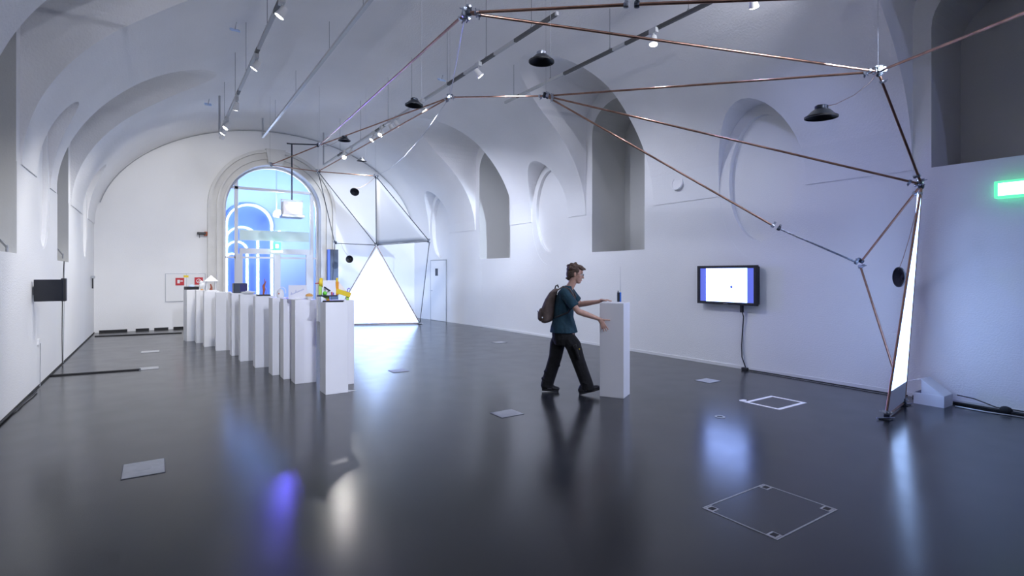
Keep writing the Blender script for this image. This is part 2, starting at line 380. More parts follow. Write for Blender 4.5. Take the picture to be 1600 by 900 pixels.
def spot(loc, target, watts, label, angle=85, col=(1.0, 0.97, 0.93), blend=0.6, big=False, group='track spotlights'):
    loc = V(loc); t = thing('track_spotlight', label, 'spotlight', loc, 0, group)
    d = (V(target) - loc).normalized(); q = d.to_track_quat('-Z', 'Y').to_matrix().to_4x4()
    MB().box((-0.03, -0.06, 0.10), (0.03, 0.06, 0.165)).build('adapter', 'rail_white', t)
    MB().tube([(0, 0, 0.1), (0, 0, 0.03)], 0.012).build('stem', 'rail_white', t)
    MB().lathe([(0.028, 0.075), (0.042, 0.06), (0.045, 0.0), (0.058, -0.05), (0.058, -0.055), (0.05, -0.055)], m=q, n=16).build('lamp_head', 'white_paint', t, True)
    MB().lathe([(0.049, -0.056), (0.049, -0.060), (0.03, -0.066)], m=q, n=16).build('lens', 'lamp_glow', t, True)
    L = bpy.data.lights.new('spot', 'SPOT'); L.energy = watts * LAMP_W; L.spot_size = math.radians(angle); L.spot_blend = blend; L.color = col; L.shadow_soft_size = 0.04
    o = bpy.data.objects.new('spot_light', L); COL.objects.link(o); o.parent = t; o.location = d * 0.08; o.rotation_euler = d.to_track_quat('-Z', 'Y').to_euler()
    return t
NEUT = (1.0, 0.985, 0.96); COOL = (0.76, 0.81, 1.0); BLUE = (0.38, 0.47, 1.0)
T1 = [(13.3, (1.0, 17.7, 2.0), 220, 110), (12.85, (-1.3, 14.5, 0.8), 140, 90), (12.35, (-1.3, 12.0, 0.7), 140, 90), (10.8, (0.9, 13.6, 1.0), 260, 80), (8.52, (-1.3, 10.3, 0.3), 210, 72), (6.62, (-1.3, 8.0, 0.2), 210, 72), (3.5, (-0.2, 7.6, 0.0), 240, 60), (0.0, (1.5, 11.0, 0.8), 900, 44), (-3.5, (3.4, 5.5, 0.4), 420, 55)]  # last three are unseen lamps added out of frame as fill
for i, (y, tg, wt, an) in enumerate(T1): spot((1.22, y, 4.60), tg, wt, 'white spotlight on the leftmost track, %s from its far end' % ORD[i], an, NEUT if y > 4 else COOL)
T3 = [(14.4, (2.0, 7.0, 0.0), 70, 60), (13.8, (4.9, 17.7, 1.5), 230, 110), (12.1, (1.2, 12.3, 1.0), 120, 70), (11.57, (1.4, 10.3, 1.0), 120, 70), (10.96, (7.9, 14.5, 1.0), 280, 100), (10.65, (7.9, 11.8, 0.9), 260, 100), (9.36, (7.9, 9.0, 0.9), 260, 100), (7.24, (7.9, 6.8, 0.8), 220, 95)]
for i, (y, tg, wt, an) in enumerate(T3): spot((4.22, y, 4.72), tg, wt, 'white spotlight on the middle track, %s from its far end' % ORD[i], an, NEUT if y > 12 else COOL)
spot((5.64, 4.94, 4.74), (4.9, 4.6, 0.0), 70, 'single small spotlight on the short track by the right wall', 90, COOL)
spot((5.80, 3.58, 4.73), (7.9, 4.5, 1.2), 45, 'dazzling spotlight at the top edge of the picture', 110, BLUE)
for i, (y, tg) in enumerate(((0.5, (4.4, 5.6, 0.6)), (-2.5, (3.2, 6.2, 0.4)), (-5.0, (7.0, 2.0, 1.2)))): spot((5.80, y, 4.73), tg, (300, 300, 150)[i], 'added fill spotlight on the right hand track, %s behind the top edge lamp' % ORD[i], (70, 55, 70)[i], (COOL, COOL, BLUE)[i])  # unseen spotlights added behind the top edge lamp for fill light
# unseen uplighters added on the tracks behind the camera to fill the vault
for i, (x, y, z, tg) in enumerate(((1.22, 1.6, 4.60, (2.5, 8.0, 5.9)), (5.80, 2.0, 4.73, (4.6, 8.5, 5.9)), (1.22, -2.0, 4.60, (3.0, 3.0, 6.0)), (5.80, -1.0, 4.73, (3.4, 4.0, 6.0)))):
    spot((x, y, z), tg, UP_FILL_W, 'added fill uplighter on the %s track behind the camera, %s lamp' % (('leftmost', 'right hand')[i % 2], ('nearer', 'farther')[i // 2]), 100, (0.85, 0.88, 1.0), 0.9)
# projector that feeds the far screen, hung at the right side beyond the top edge of the picture
pq = V((6.4, 0.6, 4.25)); pt = thing('hanging_projector', 'white projector hung beyond the upper right corner, aimed at the far screen', 'projector', pq)
qm = (V((5.9, 15.7, 1.9)) - pq).to_track_quat('-Z', 'Y').to_matrix().to_4x4()
MB().bevbox((-0.2, -0.08, -0.15), (0.2, 0.08, 0.2), 0.02, qm).build('case', 'white_paint', pt); MB().tube([(0, 0, 0.08), (0, 0, vault_z(6.4) - 4.25)], 0.02).build('rod', 'dark_steel', pt)
MB().lathe([(0.05, -0.15), (0.05, -0.19), (0.04, -0.19)], m=qm).build('lens', 'black_gloss', pt)
L = bpy.data.lights.new('screen_beam', 'SPOT'); L.energy = 4200; L.color = (0.66, 0.79, 1.0); L.spot_size = math.radians(24); L.spot_blend = 0.25; L.shadow_soft_size = 0.03
o = bpy.data.objects.new('screen_beam', L); COL.objects.link(o); o.parent = pt; o.location = qm @ V((0, 0, -0.22)); o.rotation_euler = qm.to_euler()
# small square light sensors and brackets on the vault
for (px, py, lab) in ((367, 47, 'small square bluish sensor plate on the vault, upper left'), (690, 125, 'small square bluish sensor plate on the vault above the pipe joint'), (325, 163, 'small square bluish sensor plate on the vault near the far end')):
    r = at(px, py, d=1.0) - V((0, 0, H)); t = 3.0
    while True:
        p = V((0, 0, H)) + r * t
        if p.z > vault_z(p.x, p.y) - 0.12 or t > 25: break
        t += 0.02
    s_ = thing('ceiling_sensor', lab, 'sensor', p); MB().bevbox((-0.07, -0.07, -0.012), (0.07, 0.07, 0.012), 0.004, Matrix.Rotation(0.5, 4, 'X')).build('plate', 'pale_blue', s_); MB().tube([(0, 0, 0), (0.03, -0.02, 0.15)], 0.008).build('arm', 'grey_metal', s_)
# hanging projector near the doorway
pj_b = at(456, 325, d=16.1)
pj = thing('hanging_projector', 'white projector in a cage hung on a dark rod before the arched door', 'projector', pj_b)
MB().bevbox((-0.28, -0.2, -0.24), (0.28, 0.2, 0.18), 0.03).build('case', 'white_paint', pj); MB().bevbox((-0.32, -0.26, -0.30), (0.32, 0.26, -0.22), 0.01).build('tray', 'grey_metal', pj)
for sx in (-0.3, 0.3): MB().box((sx - 0.012, -0.02, -0.24), (sx + 0.012, 0.02, 0.24)).build('cage_strap', 'rail_white', pj)
MB().box((-0.312, -0.02, 0.22), (0.312, 0.02, 0.245)).build('cage_top', 'rail_white', pj)
zr = 5.50 - pj_b.z
MB().tube([(0, 0, 0.24), (0, 0, zr)], 0.022).build('rod', 'dark_steel', pj)
MB().tube([(-0.12, 0.1, zr + 0.02), (0, 0, zr), (4.22 - pj_b.x, 16.70 - pj_b.y, zr)], 0.02).build('cross_bar', 'dark_steel', pj)
MB().lathe([(0.06, 0), (0.06, 0.06), (0.045, 0.06)], m=Matrix.Translation((-0.1, -0.2, -0.02)) @ Matrix.Rotation(math.pi / 2, 4, 'X')).build('lens', 'violet_glow', pj)
L = bpy.data.lights.new('projector_beam', 'SPOT'); L.energy = 1500; L.color = (0.14, 0.12, 1.0); L.spot_size = math.radians(38); L.spot_blend = 0.4; L.shadow_soft_size = 0.22
o = bpy.data.objects.new('projector_beam', L); COL.objects.link(o); o.parent = pj; o.location = (-0.1, -0.32, -0.02); o.rotation_euler = aim(pj_b, (4.8, 1.0, 0.9))

# ------------------------------------------------------------------ copper pipe frame
N = {'A': at(728, 20, d=4.8), 'B': at(1372, 112, d=5.8), 'C': at(1440, 288, d=6.2), 'D': at(1343, 412, d=6.9), 'E': at(853, 150, d=8.0), 'F': at(703, 152, d=9.5),
     'G': at(497, 268, d=14.5), 'H': at(587, 275, d=14.5), 'I': at(588, 383, d=16.0), 'J': at(671, 377, d=16.0), 'K': at(523, 380, d=16.5), 'L': at(422, 258, d=13.0), 'O': at(499, 227, d=12.5),
     'M': at(656, 505, z=0.03), 'P': at(1413, 629, z=0.03), 'N': at(1384, 651, z=0.03), 'Q': at(1212, 355, d=7.2), 'S': at(1701, -20, d=3.4), 'T': at(516, 507, z=0.03), 'R': at(987, 7, d=4.25)}
frame = thing('copper_pipe_frame', 'large hanging polyhedron frame of copper pipes joined with steel clamps', 'sculpture')
def pipe(a, b, r=0.0135, sag=0.0, m='copper'):
    p, q = N[a] if isinstance(a, str) else V(a), N[b] if isinstance(b, str) else V(b)
    d = (q - p); off = d.normalized() * 0.03
    pts = [p + off + (d - 2 * off) * t + V((0, 0, -sag * 4 * t * (1 - t))) for t in ([0, .25, .5, .75, 1] if sag else [0, 1])]
    MB().tube(pts, r).build('pipe', m, frame, True)
for a, b in ('AB', 'AR', 'RS', 'BS', 'BC', 'CD', 'EC', 'EQ', 'EB', 'FE', 'AO', 'FO', 'OL', 'LG', 'GH', 'FG', 'DP', 'NC', 'PC', 'NP'): pipe(a, b)
for a, b in ('GK', 'GI', 'HI', 'HJ', 'IJ', 'IK', 'JM', 'KT', 'IT', 'IM', 'TM'): pipe(a, b, 0.011, m='copper' if (a + b) in ('IT', 'IM', 'TM') else 'dark_steel')
pipe('Q', 'D', 0.0125, m='steel')
pipe('H', 'F', 0.005, sag=0.25, m='nylon'); pipe('A', 'F', 0.007, m='nylon')
# clamps: two coupler blocks with bolts per pipe end
def clamp(node, toward, k):
    p = N[node]
    for j, tn in enumerate(toward):
        d = (N[tn] - p).normalized(); m = Matrix.Translation(p + d * (0.03 + 0.012 * k)) @ d.to_track_quat('Z', 'Y').to_matrix().to_4x4()
        cm = MB().lathe([(0.016, -0.02), (0.026, -0.02), (0.030, -0.008), (0.030, 0.008), (0.026, 0.02), (0.016, 0.02)], m=m.to_3x3().to_4x4(), o=m.translation, n=10)
        cm.box((-0.02, 0.02, -0.014), (0.02, 0.055, 0.014), m)
        c_ = cm.build('clamp', 'steel' if j % 2 == 0 else 'dark_steel', frame, False)
        b_ = MB(); b_.tube([m @ V((-0.045, 0.042, 0)), m @ V((0.05, 0.042, 0))], 0.006, n=6); b_.lathe([(0.013, -0.052), (0.013, -0.038)], m=m @ Matrix.Translation((0, 0.042, 0)) @ Matrix.Rotation(math.pi / 2, 4, 'Y'), n=6)
        b_.build('bolt', 'steel', c_)
        if k == 0 and j < 4:
            m2 = m @ Matrix.Translation((0, 0, 0.09)) @ Matrix.Rotation(2.1, 4, 'Z')
            c2 = MB().lathe([(0.015, -0.014), (0.024, -0.014), (0.024, 0.014), (0.015, 0.014)], m=m2.to_3x3().to_4x4(), o=m2.translation, n=10); c2.box((-0.015, 0.016, -0.011), (0.015, 0.05, 0.011), m2)
            c2 = c2.build('clamp', 'steel', frame); MB().tube([m2 @ V((-0.04, 0.036, 0)), m2 @ V((0.04, 0.036, 0))], 0.006, n=6).build('bolt', 'steel', c2)
for nd, tw in (('A', 'BROF'), ('B', 'ASEC'), ('C', 'BEDN'), ('D', 'QCP'), ('E', 'BFCQ'), ('F', 'AEOG'), ('G', 'LHIK'), ('H', 'GIJ'), ('I', 'HJK'), ('J', 'HIM'), ('K', 'GI'), ('L', 'OG'), ('O', 'ALF'), ('M', 'JI'), ('N', 'CP'), ('P', 'CN'), ('Q', 'ED'), ('R', 'AS')): clamp(nd, tw, 0 if nd in 'ABCEF' else 1)
for nd in 'MNPT':
    p = N[nd]; MB().bevbox((p.x - 0.05, p.y - 0.05, 0.0), (p.x + 0.05, p.y + 0.05, 0.012), 0.004).build('foot_plate', 'dark_steel', frame)
    MB().tube([p + V((-0.09, 0.05, -0.012)), p + V((0.09, -0.05, -0.012))], 0.006, n=6).build('foot_bolt', 'steel', frame)
for nd in 'ABEFGHLO':
    p = N[nd]; MB().tube([p, (p.x, p.y, vault_z(p.x, p.y) + 0.02)], 0.0012, n=4).build('suspension_line', 'fine_line', frame)

# white fabric triangles stretched in the frame
def sheet(name, pts, m, label, th=0.006, cat='screen', inset=0.03):
    pts = [V(p) for p in pts]; c = sum(pts, V()) / 3; pts = [p + (c - p) * inset for p in pts]
    nrm = (pts[1] - pts[0]).cross(pts[2] - pts[0]).normalized(); n = 12; mb = MB(); vs = []; idx = {}
    for i in range(n + 1):
        for j in range(n + 1 - i):
            a, b = i / n, j / n; g = a * b * (1 - a - b) * 27
            idx[i, j] = len(vs); vs.append(pts[0] + (pts[1] - pts[0]) * a + (pts[2] - pts[0]) * b + nrm * 0.02 * g)
    fs = []
    for i in range(n):
        for j in range(n - i):
            fs.append((idx[i, j], idx[i+1, j], idx[i, j+1]))
            if j < n - i - 1: fs.append((idx[i+1, j], idx[i+1, j+1], idx[i, j+1]))
    me = bpy.data.meshes.new(name); me.from_pydata([tuple(v) for v in vs], [], fs)
    for p in me.polygons: p.use_smooth = True
    o = link(name, me, m); s = o.modifiers.new('thick', 'SOLIDIFY'); s.thickness = th; s.offset = 0
    return tag(o, label, cat)
sheet('projection_screen', (N['I'] + V((0, 0, -0.06)), N['T'], N['M']), 'screen_glow', 'glowing white triangular projection screen standing before the far wall')
sheet('fabric_panel', (N['H'], N['I'], N['J']), 'fabric', 'slack white fabric triangle hung above the far glowing screen', cat='fabric panel')
n_, p_, c_ = N['N'], N['P'], N['C']
lo_n, lo_p = n_ + (c_ - n_) * 0.10, p_ + (c_ - p_) * 0.10
sc = thing('projection_screen', 'narrow glowing screen seen nearly edge-on beside the right wall', 'screen', (0, 0, 0))
def quad(name, a, b, c, d, m, parent, th=0.006):
    nr = (V(b) - V(a)).cross(V(d) - V(a)).normalized() * th; return MB().prism([V(a), V(b), V(c), V(d)], nr).build(name, m, parent)
tip = n_ + (c_ - n_) * 0.97; tip2 = p_ + (c_ - p_) * 0.97
quad('lit_fabric', lo_n, lo_p, tip2, tip, 'screen_glow', sc); quad('lower_hem', n_ + (c_ - n_) * 0.01, p_ + (c_ - p_) * 0.01, lo_p, lo_n, 'fabric', sc)
quad('side_strip', c_ + V((-0.05, 0.02, -0.1)), c_ + V((-0.0, 0.02, -0.1)), c_ + V((-0.10, 0.04, -0.75)), c_ + V((-0.11, 0.04, -0.75)), 'screen_glow', sc)

# ------------------------------------------------------------------ hanging loudspeaker drivers
def speaker(px, py, d, size, rot, label, wire=None, up=True):
    p = at(px, py, d=d); r = size / 2
    t = thing('speaker_driver', label, 'speaker', p, 0, 'bare speaker drivers hanging in the frame'); t.rotation_euler = rot
    MB().lathe([(r * 0.93, -0.02 * r), (r, -0.02 * r), (r, 0.08 * r), (r * 0.9, 0.10 * r), (r * 0.88, 0.05 * r)], n=28, cap=False).build('rim', 'black', t, True)
    MB().lathe([(r * 0.92, 0.03 * r), (r * 0.80, 0.09 * r), (r * 0.30, 0.38 * r), (r * 0.18, 0.30 * r), (0.01 * r, 0.26 * r)], n=28, cap=False).build('cone', 'cone_black', t, True)
    MB().lathe([(r * 0.93, 0.08 * r), (r * 0.60, 0.42 * r), (r * 0.42, 0.55 * r), (r * 0.40, 0.56 * r)], n=16, cap=False).build('basket', 'dark_steel', t, True)
    MB().lathe([(r * 0.36, 0.52 * r), (r * 0.40, 0.55 * r), (r * 0.40, 0.75 * r), (r * 0.34, 0.80 * r)], n=20).build('magnet', 'steel' if up else 'dark_steel', t, True)
    MB().tube([(r * 0.3, 0, 0.8 * r), (r * 0.42, 0.05, 1.0 * r), (r * 0.55, 0, 0.6 * r)], 0.004, n=5).build('lead_wire', 'copper', t)
    w_ = MB()
    if wire:
        q = N[wire] if isinstance(wire, str) else V(wire); s0 = p + V((0, 0, 0.7 * r)); mid = (s0 + q) / 2 + V((0, 0, -0.08))
        w_.tube([s0, s0 * .6 + mid * .4 + V((0, 0, -.02)), mid, mid * .4 + q * .6 + V((0, 0, -.03)), q], 0.0035, n=5)
    else: w_.tube([p + V((0.9 * r, 0, 0)), p + V((0.9 * r, 0, 0)) + V((0, 0, vault_z(p.x, p.y) - p.z + 0.05))], 0.0016, n=5)
    inv = (Matrix.Translation(p) @ t.rotation_euler.to_matrix().to_4x4()).inverted(); w_.v = [inv @ v for v in w_.v]
    w_.build('cable' if wire else 'suspension_line', 'copper' if wire else 'nylon', t)
speaker(846, 97, 4.75, 0.23, (0.03, 0.02, 0), 'black speaker driver with silver magnet hanging highest, top centre')
speaker(1283, 184, 4.2, 0.24, (0.04, -0.02, 0), 'black speaker driver wired to the clamp at upper right', 'B', False)
speaker(647, 165, 6.9, 0.235, (0.0, 0.03, 0), 'black speaker driver just left of the many-pipe joint', None, False)
speaker(538, 220, 10.2, 0.235, (0.02, 0, 0), 'black speaker driver beside the far pipe crossing', 'O', False)
speaker(565, 252, 12.4, 0.225, (0.1, 0, 0), 'blue-black speaker driver hanging between the two far nodes', None)
speaker(554, 300, 14.2, 0.24, (0.9, 0, 2.55), 'speaker driver tilted towards the viewer above the glowing screen', 'H', False)
speaker(546, 405, 16.3, 0.23, (math.pi / 2, 0, 2.55), 'speaker driver facing the viewer left of the glowing screen', N['K'] + V((0.2, 0, 0)), False)
speaker(1404, 433, 6.3, 0.24, (math.pi / 2, 0, 0.88), 'speaker driver facing sideways by the edge-on screen', N['C'] + V((-0.05, 0, -0.1)), False)

# ------------------------------------------------------------------ pedestals
PH = 1.19
def pedestal(x, y, rz, label, wd=0.29, dp=0.29, h=PH, grp='white pedestals in a row'):
    t = MB().bevbox((0, 0, 0), (wd, dp, h), 0.003).build('pedestal', 'pedestal_white'); t.location = (x, y, 0); t.rotation_euler = (0, 0, rz)
    return tag(t, label, 'pedestal', grp)
for (x, y, rz, lab) in ((1.82, 7.02, 0.0, 'nearest white pedestal of the row, carrying the yellow toy'), (2.055, 7.52, 0.0, 'white pedestal half hidden right behind the nearest one'), (1.64, 7.95, -0.02, 'white pedestal carrying the written paper sign'),
    (1.57, 8.40, -0.03, 'white pedestal squeezed behind the one with the sign'), (1.49, 8.82, 0.02, 'white pedestal just past the white dome, fifth from the near end'), (1.37, 9.68, -0.03, 'white pedestal with the black tray and dry twig'), (1.25, 10.54, -0.03, 'white pedestal with the pale dish, beyond the twig'),
    (1.20, 11.35, 0.0, 'white pedestal carrying the dark blue cube'), (1.01, 12.27, -0.05, 'white pedestal next to the lantern, towards the cube'), (0.86, 13.08, 0.0, 'white pedestal under the white lantern'), (0.76, 13.89, 0.02, 'white pedestal with the white bird figure'), (0.60, 14.36, 0.2, 'farthest white pedestal, carrying the black record case')): pedestal(x, y, rz, lab)
pp = at(937, 619, z=0); pedestal(pp.x, pp.y, math.radians(-61), 'single white pedestal being pushed by the walking person', 0.31, 0.30, 1.192, None)
dv_p = at(967, 471.5, z=1.193)
dv = thing('handheld_radio', 'small dark radio with blue side and thin antenna on the pushed pedestal', 'radio', (dv_p.x, dv_p.y, 1.193), -TH)
MB().bevbox((-0.022, -0.02, 0), (0.008, 0.02, 0.125), 0.004).build('body', 'black', dv); MB().bevbox((0.008, -0.02, 0), (0.028, 0.02, 0.125), 0.004).build('side_cover', 'blue_plastic', dv)
MB().tube([(0.018, 0, 0.12), (0.018, 0, 0.30), (0.018, 0, 0.46)], [0.0035, 0.002, 0.0015], n=6).build('antenna', 'grey_metal', dv); MB().lathe([(0.007, 0.125), (0.007, 0.145)], (-0.01, 0, 0), n=8).build('knob', 'dark_steel', dv)

# ------------------------------------------------------------------ exhibits on the pedestals
def on(px, py, x=None, y=None):
    return at(px, py, z=PH + 0.001)
ZP = PH + 0.001
rc = thing('record_case', 'black flat case with a small blue dome on the farthest pedestal', 'case', (0.70, 14.52, ZP), 0.3)
MB().bevbox((-0.13, -0.10, 0), (0.13, 0.10, 0.075), 0.01).build('case', 'black', rc); MB().lathe([(0.06, 0.075), (0.055, 0.10), (0.03, 0.115), (0.002, 0.12)], n=16).build('dome', 'pale_blue', rc, True)
bf = thing('bird_figure', 'white bird-shaped figure with raised wing on its pedestal', 'figurine', (0.88, 14.02, ZP))
MB().ball((0, 0, 0.10), (0.06, 0.05, 0.08)).ball((-0.01, 0, 0.17), (0.045, 0.04, 0.045)).build('body', 'white_paint', bf, True); MB().ball((0.07, 0, 0.15), (0.03, 0.02, 0.06), Matrix.Rotation(0.6, 4, 'Y')).build('wing', 'white_paint', bf, True); MB().lathe([(0.03, 0), (0.02, 0.03)], n=8).build('feet', 'cake', bf)
ln = thing('lantern', 'white house-shaped lantern with pointed roof', 'lantern', (1.00, 13.22, ZP))
MB().box((-0.10, -0.10, 0), (0.10, 0.10, 0.02)).build('base', 'white_paint', ln)
for sx in (-1, 1):
    for sy in (-1, 1): MB().box((sx * 0.085 - 0.012, sy * 0.085 - 0.012, 0.02), (sx * 0.085 + 0.012, sy * 0.085 + 0.012, 0.20)).build('post', 'white_paint', ln)
MB().rings([[V((sx * r, sy * r, z)) for sx, sy in ((-1, -1), (1, -1), (1, 1), (-1, 1))] for r, z in ((0.125, 0.20), (0.13, 0.215), (0.04, 0.30), (0.012, 0.335))]).build('roof', 'white_paint', ln)
MB().tube([(0, 0, 0.02), (0.01, 0.01, 0.08), (-0.01, 0, 0.15)], [0.03, 0.02, 0.012], n=7).build('figure', 'stem_red', ln)
cb = thing('dark_cube', 'dark grey cube with a deep blue screen side', 'box', (1.37, 11.52, ZP), 0.0)
MB().bevbox((-0.13, -0.12, 0), (0.11, 0.12, 0.19), 0.012).build('housing', 'dark_steel', cb); MB().box((-0.02, -0.124, 0.03), (0.095, -0.119, 0.17)).build('screen', 'navy', cb)
ds = thing('pale_dish', 'flat pale dish on the pedestal past the twig', 'dish', (1.40, 10.68, ZP)); MB().lathe([(0.06, 0), (0.09, 0.012), (0.125, 0.04), (0.12, 0.045), (0.05, 0.05), (0.002, 0.055)], n=20).build('bowl', 'white_paint', ds, True); MB().lathe([(0.04, 0.05), (0.05, 0.06), (0.002, 0.066)], n=12).build('filling', 'fabric', ds, True)
tw = thing('twig_display', 'thin reddish twig standing on a black tray', 'twig', (1.52, 9.83, ZP))
MB().bevbox((-0.10, -0.08, 0), (0.10, 0.08, 0.02), 0.004).build('tray', 'black', tw); MB().tube([(0.0, 0, 0.02), (0.01, 0, 0.10), (0.0, 0, 0.16), (0.025, 0, 0.22), (0.015, 0, 0.29)], [0.012, 0.02, 0.022, 0.010, 0.004], n=7).build('twig', 'stem_red', tw, True); MB().tube([(0.02, 0, 0.2), (0.05, 0.01, 0.25)], [0.006, 0.003], n=5).build('shoot', 'stem_red', tw)
MB().tube([(0.06, 0, 0.02), (0.05, 0.0, 0.12), (0.01, 0, 0.16)], 0.003, n=5).build('support_wire', 'nylon', tw)
dm = thing('white_dome', 'small white dome figure with a clear handle', 'figurine', (1.63, 8.96, ZP)); MB().lathe([(0.05, 0), (0.055, 0.05), (0.045, 0.10), (0.02, 0.13), (0.002, 0.135)], n=16).build('dome', 'white_paint', dm, True)
MB().tube([(0.02 + 0.06 * math.cos(q), 0, 0.09 + 0.07 * math.sin(q)) for q in [math.pi * i / 10 - 0.4 for i in range(11)]], 0.007, n=6).build('handle', 'fabric', dm, True); MB().ball((-0.03, -0.045, 0.06), 0.011).build('button', 'stem_red', dm)
sg = thing('paper_sign', 'upright grey paper sign with slanted blue handwriting', 'sign', (1.73, 8.22, ZP), -0.25)
MB().box((-0.125, -0.004, 0.0), (0.125, 0.004, 0.205)).build('card', 'cardboard', sg); MB().bevbox((-0.03, -0.03, 0.0), (0.03, 0.03, 0.02), 0.004).build('foot', 'white_paint', sg)
pen = MB()                                # handwriting as raised pen strokes running uphill
for k in range(9):
    x0 = -0.09 + k * 0.02; z0 = 0.06 + k * 0.009; hgt = (0.045, 0.02, 0.02, 0.05, 0.02, 0.02, 0.018, 0.018, 0.02)[k]
    pen.tube([(x0, -0.006, z0), (x0 + 0.006, -0.006, z0 + hgt), (x0 + 0.011, -0.006, z0 + 0.004), (x0 + 0.018, -0.006, z0 + 0.010)], 0.0016, n=4)
pen.build('handwriting', 'pen_blue', sg)
ck = thing('small_cake', 'orange-topped cake in a white cup in front of the sign', 'cake', (1.85, 8.03, ZP)); MB().lathe([(0.03, 0), (0.05, 0.05), (0.048, 0.05)], n=16).build('cup', 'white_paint', ck, True); MB().lathe([(0.05, 0.045), (0.052, 0.06), (0.035, 0.08), (0.002, 0.088)], n=16).build('topping', 'cake', ck, True)
mg = tag(MB().bevbox((-0.08, -0.05, 0), (0.08, 0.05, 0.006), 0.002).build('blue_leaflet', 'pen_blue'), 'blue leaflet lying flat left of the paper sign', 'leaflet'); mg.location = (1.72, 8.55, ZP)
# the yellow toy on the nearest pedestal
ty = thing('marble_run_toy', 'yellow, green and white toy machine with a chute on black trays', 'toy', (1.95, 7.17, ZP), -0.35)
MB().bevbox((-0.12, -0.09, 0.0), (0.14, 0.09, 0.018), 0.004).build('lower_tray', 'black', ty); MB().bevbox((-0.19, -0.10, 0.075), (0.07, 0.08, 0.09), 0.004).build('upper_tray', 'dark_steel', ty)
MB().tube([(-0.06, 0, 0.018), (-0.06, 0, 0.075)], 0.02, n=8).build('post', 'orange', ty); MB().prism([(-0.14, -0.02, 0.075), (-0.05, -0.02, 0.075), (-0.06, -0.02, 0.03)], (0, 0.03, 0)).build('bracket', 'lime', ty)
MB().bevbox((-0.175, -0.04, 0.09), (-0.135, 0.04, 0.24), 0.012).build('tower', 'lime', ty)
MB().lathe([(0.05, -0.022), (0.062, -0.015), (0.062, 0.015), (0.05, 0.022)], (-0.145, -0.0, 0.255), Matrix.Rotation(math.pi / 2, 4, 'Y'), n=18).build('wheel', 'yellow', ty, True)
MB().lathe([(0.035, -0.01), (0.035, 0.035)], (-0.165, -0.0, 0.245), Matrix.Rotation(math.pi / 2, 4, 'Y'), n=14).build('hub', 'orange', ty, True)
MB().tube([(-0.22, 0, 0.245), (-0.16, 0, 0.245)], 0.007, n=8).build('axle', 'red', ty)
MB().rings([[V((x, -0.055, 0.09)), V((x, 0.05, 0.09)), V((x, 0.06, 0.28)), V((x, -0.03, 0.285))] for x in (-0.12, 0.045)]).build('white_bag', 'fabric', ty)
MB().bevbox((0.04, -0.045, 0.09), (0.075, 0.045, 0.27), 0.008).build('stand', 'orange', ty)
MB().lathe([(0.04, -0.012), (0.045, 0.0), (0.04, 0.012)], (0.055, 0, 0.275), Matrix.Rotation(math.pi / 2, 4, 'Y'), n=16).build('wheel', 'yellow', ty, True)
MB().box((-0.095, -0.03, -0.03), (0.095, 0.03, 0.03), Matrix.Translation((0.14, -0.02, 0.115)) @ Matrix.Rotation(0.32, 4, 'Y')).build('chute', 'yellow', ty)
MB().prism([(0.05, 0.02, 0.10), (0.22, 0.02, 0.09), (0.08, 0.02, 0.26)], (0, 0.01, 0)).build('sail', 'fabric', ty)
MB().ball((-0.09, -0.075, 0.115), 0.028).build('ball', 'green', ty, True); MB().ball((-0.07, -0.07, 0.145), 0.018).build('ball', 'white_paint', ty, True)
MB().box((-0.06, -0.012, -0.008), (0.03, 0.012, 0.008), Matrix.Translation((-0.05, -0.08, 0.165)) @ Matrix.Rotation(0.6, 4, 'Y')).build('lever', 'dark_steel', ty)
MB().tube([(0.015, -0.07, 0.09), (0.015, -0.07, 0.125)], 0.008, n=8).build('peg', 'violet', ty); MB().tube([(-0.005, -0.07, 0.09), (-0.005, -0.07, 0.135)], 0.007, n=8).build('peg', 'red', ty)
MB().tube([(0.185, 0, 0.11), (0.19, 0, 0.165), (0.205, 0, 0.18), (0.22, 0, 0.165)], 0.006, n=7).build('hook', 'violet', ty, True); MB().bevbox((0.17, -0.03, 0.02), (0.21, 0.03, 0.085), 0.008).build('support', 'lime', ty)

# ------------------------------------------------------------------ wall-mounted things
tv = thing('wall_television', 'black framed wall television with white picture and blue side bars', 'television', (7.90, 5.36, 1.375))
def fr_box(a, b, m, nm, par): return MB().bevbox(a, b, 0.006).build(nm, m, par)
hw, hh = 0.555, 0.325; ty0 = 0.04
MB().bevbox((0.0, -hw + 0.02, -hh + 0.02), (0.095, hw - 0.02, hh - 0.02), 0.01).build('back_case', 'black', tv)
for a, b in (((-0.03, -hw, -hh), (0.03, -hw + 0.055, hh)), ((-0.03, hw - 0.055, -hh), (0.03, hw, hh)), ((-0.03, -hw + 0.055, hh - 0.045), (0.03, hw - 0.055, hh)), ((-0.03, -hw + 0.055, -hh), (0.03, hw - 0.055, -hh + 0.045))): fr_box(a, b, 'black', 'bezel', tv)
s1, s2 = hw - 0.055, hh - 0.045
MB().box((-0.012, -s1 + 0.12, -s2), (-0.004, s1 - 0.115, s2)).build('picture', 'tv_white', tv)
MB().box((-0.012, -s1, -s2), (-0.004, -s1 + 0.12, s2)).build('side_bar', 'tv_blue', tv); MB().box((-0.012, s1 - 0.115, -s2), (-0.004, s1, s2)).build('side_bar', 'tv_blue', tv)
MB().ball((-0.013, -0.10, -0.03), (0.001, 0.022, 0.026)).build('picture_mark', 'tv_blue', tv)
MB().box((-0.032, -0.04, -hh + 0.015), (-0.030, 0.04, -hh + 0.022)).build('badge', 'grey_metal', tv)
cy = at(1160, 480, x=7.96).y
tc_ = thing('television_cable', 'black power cable hanging from the wall television to the floor', 'cable', (7.95, cy, 0))
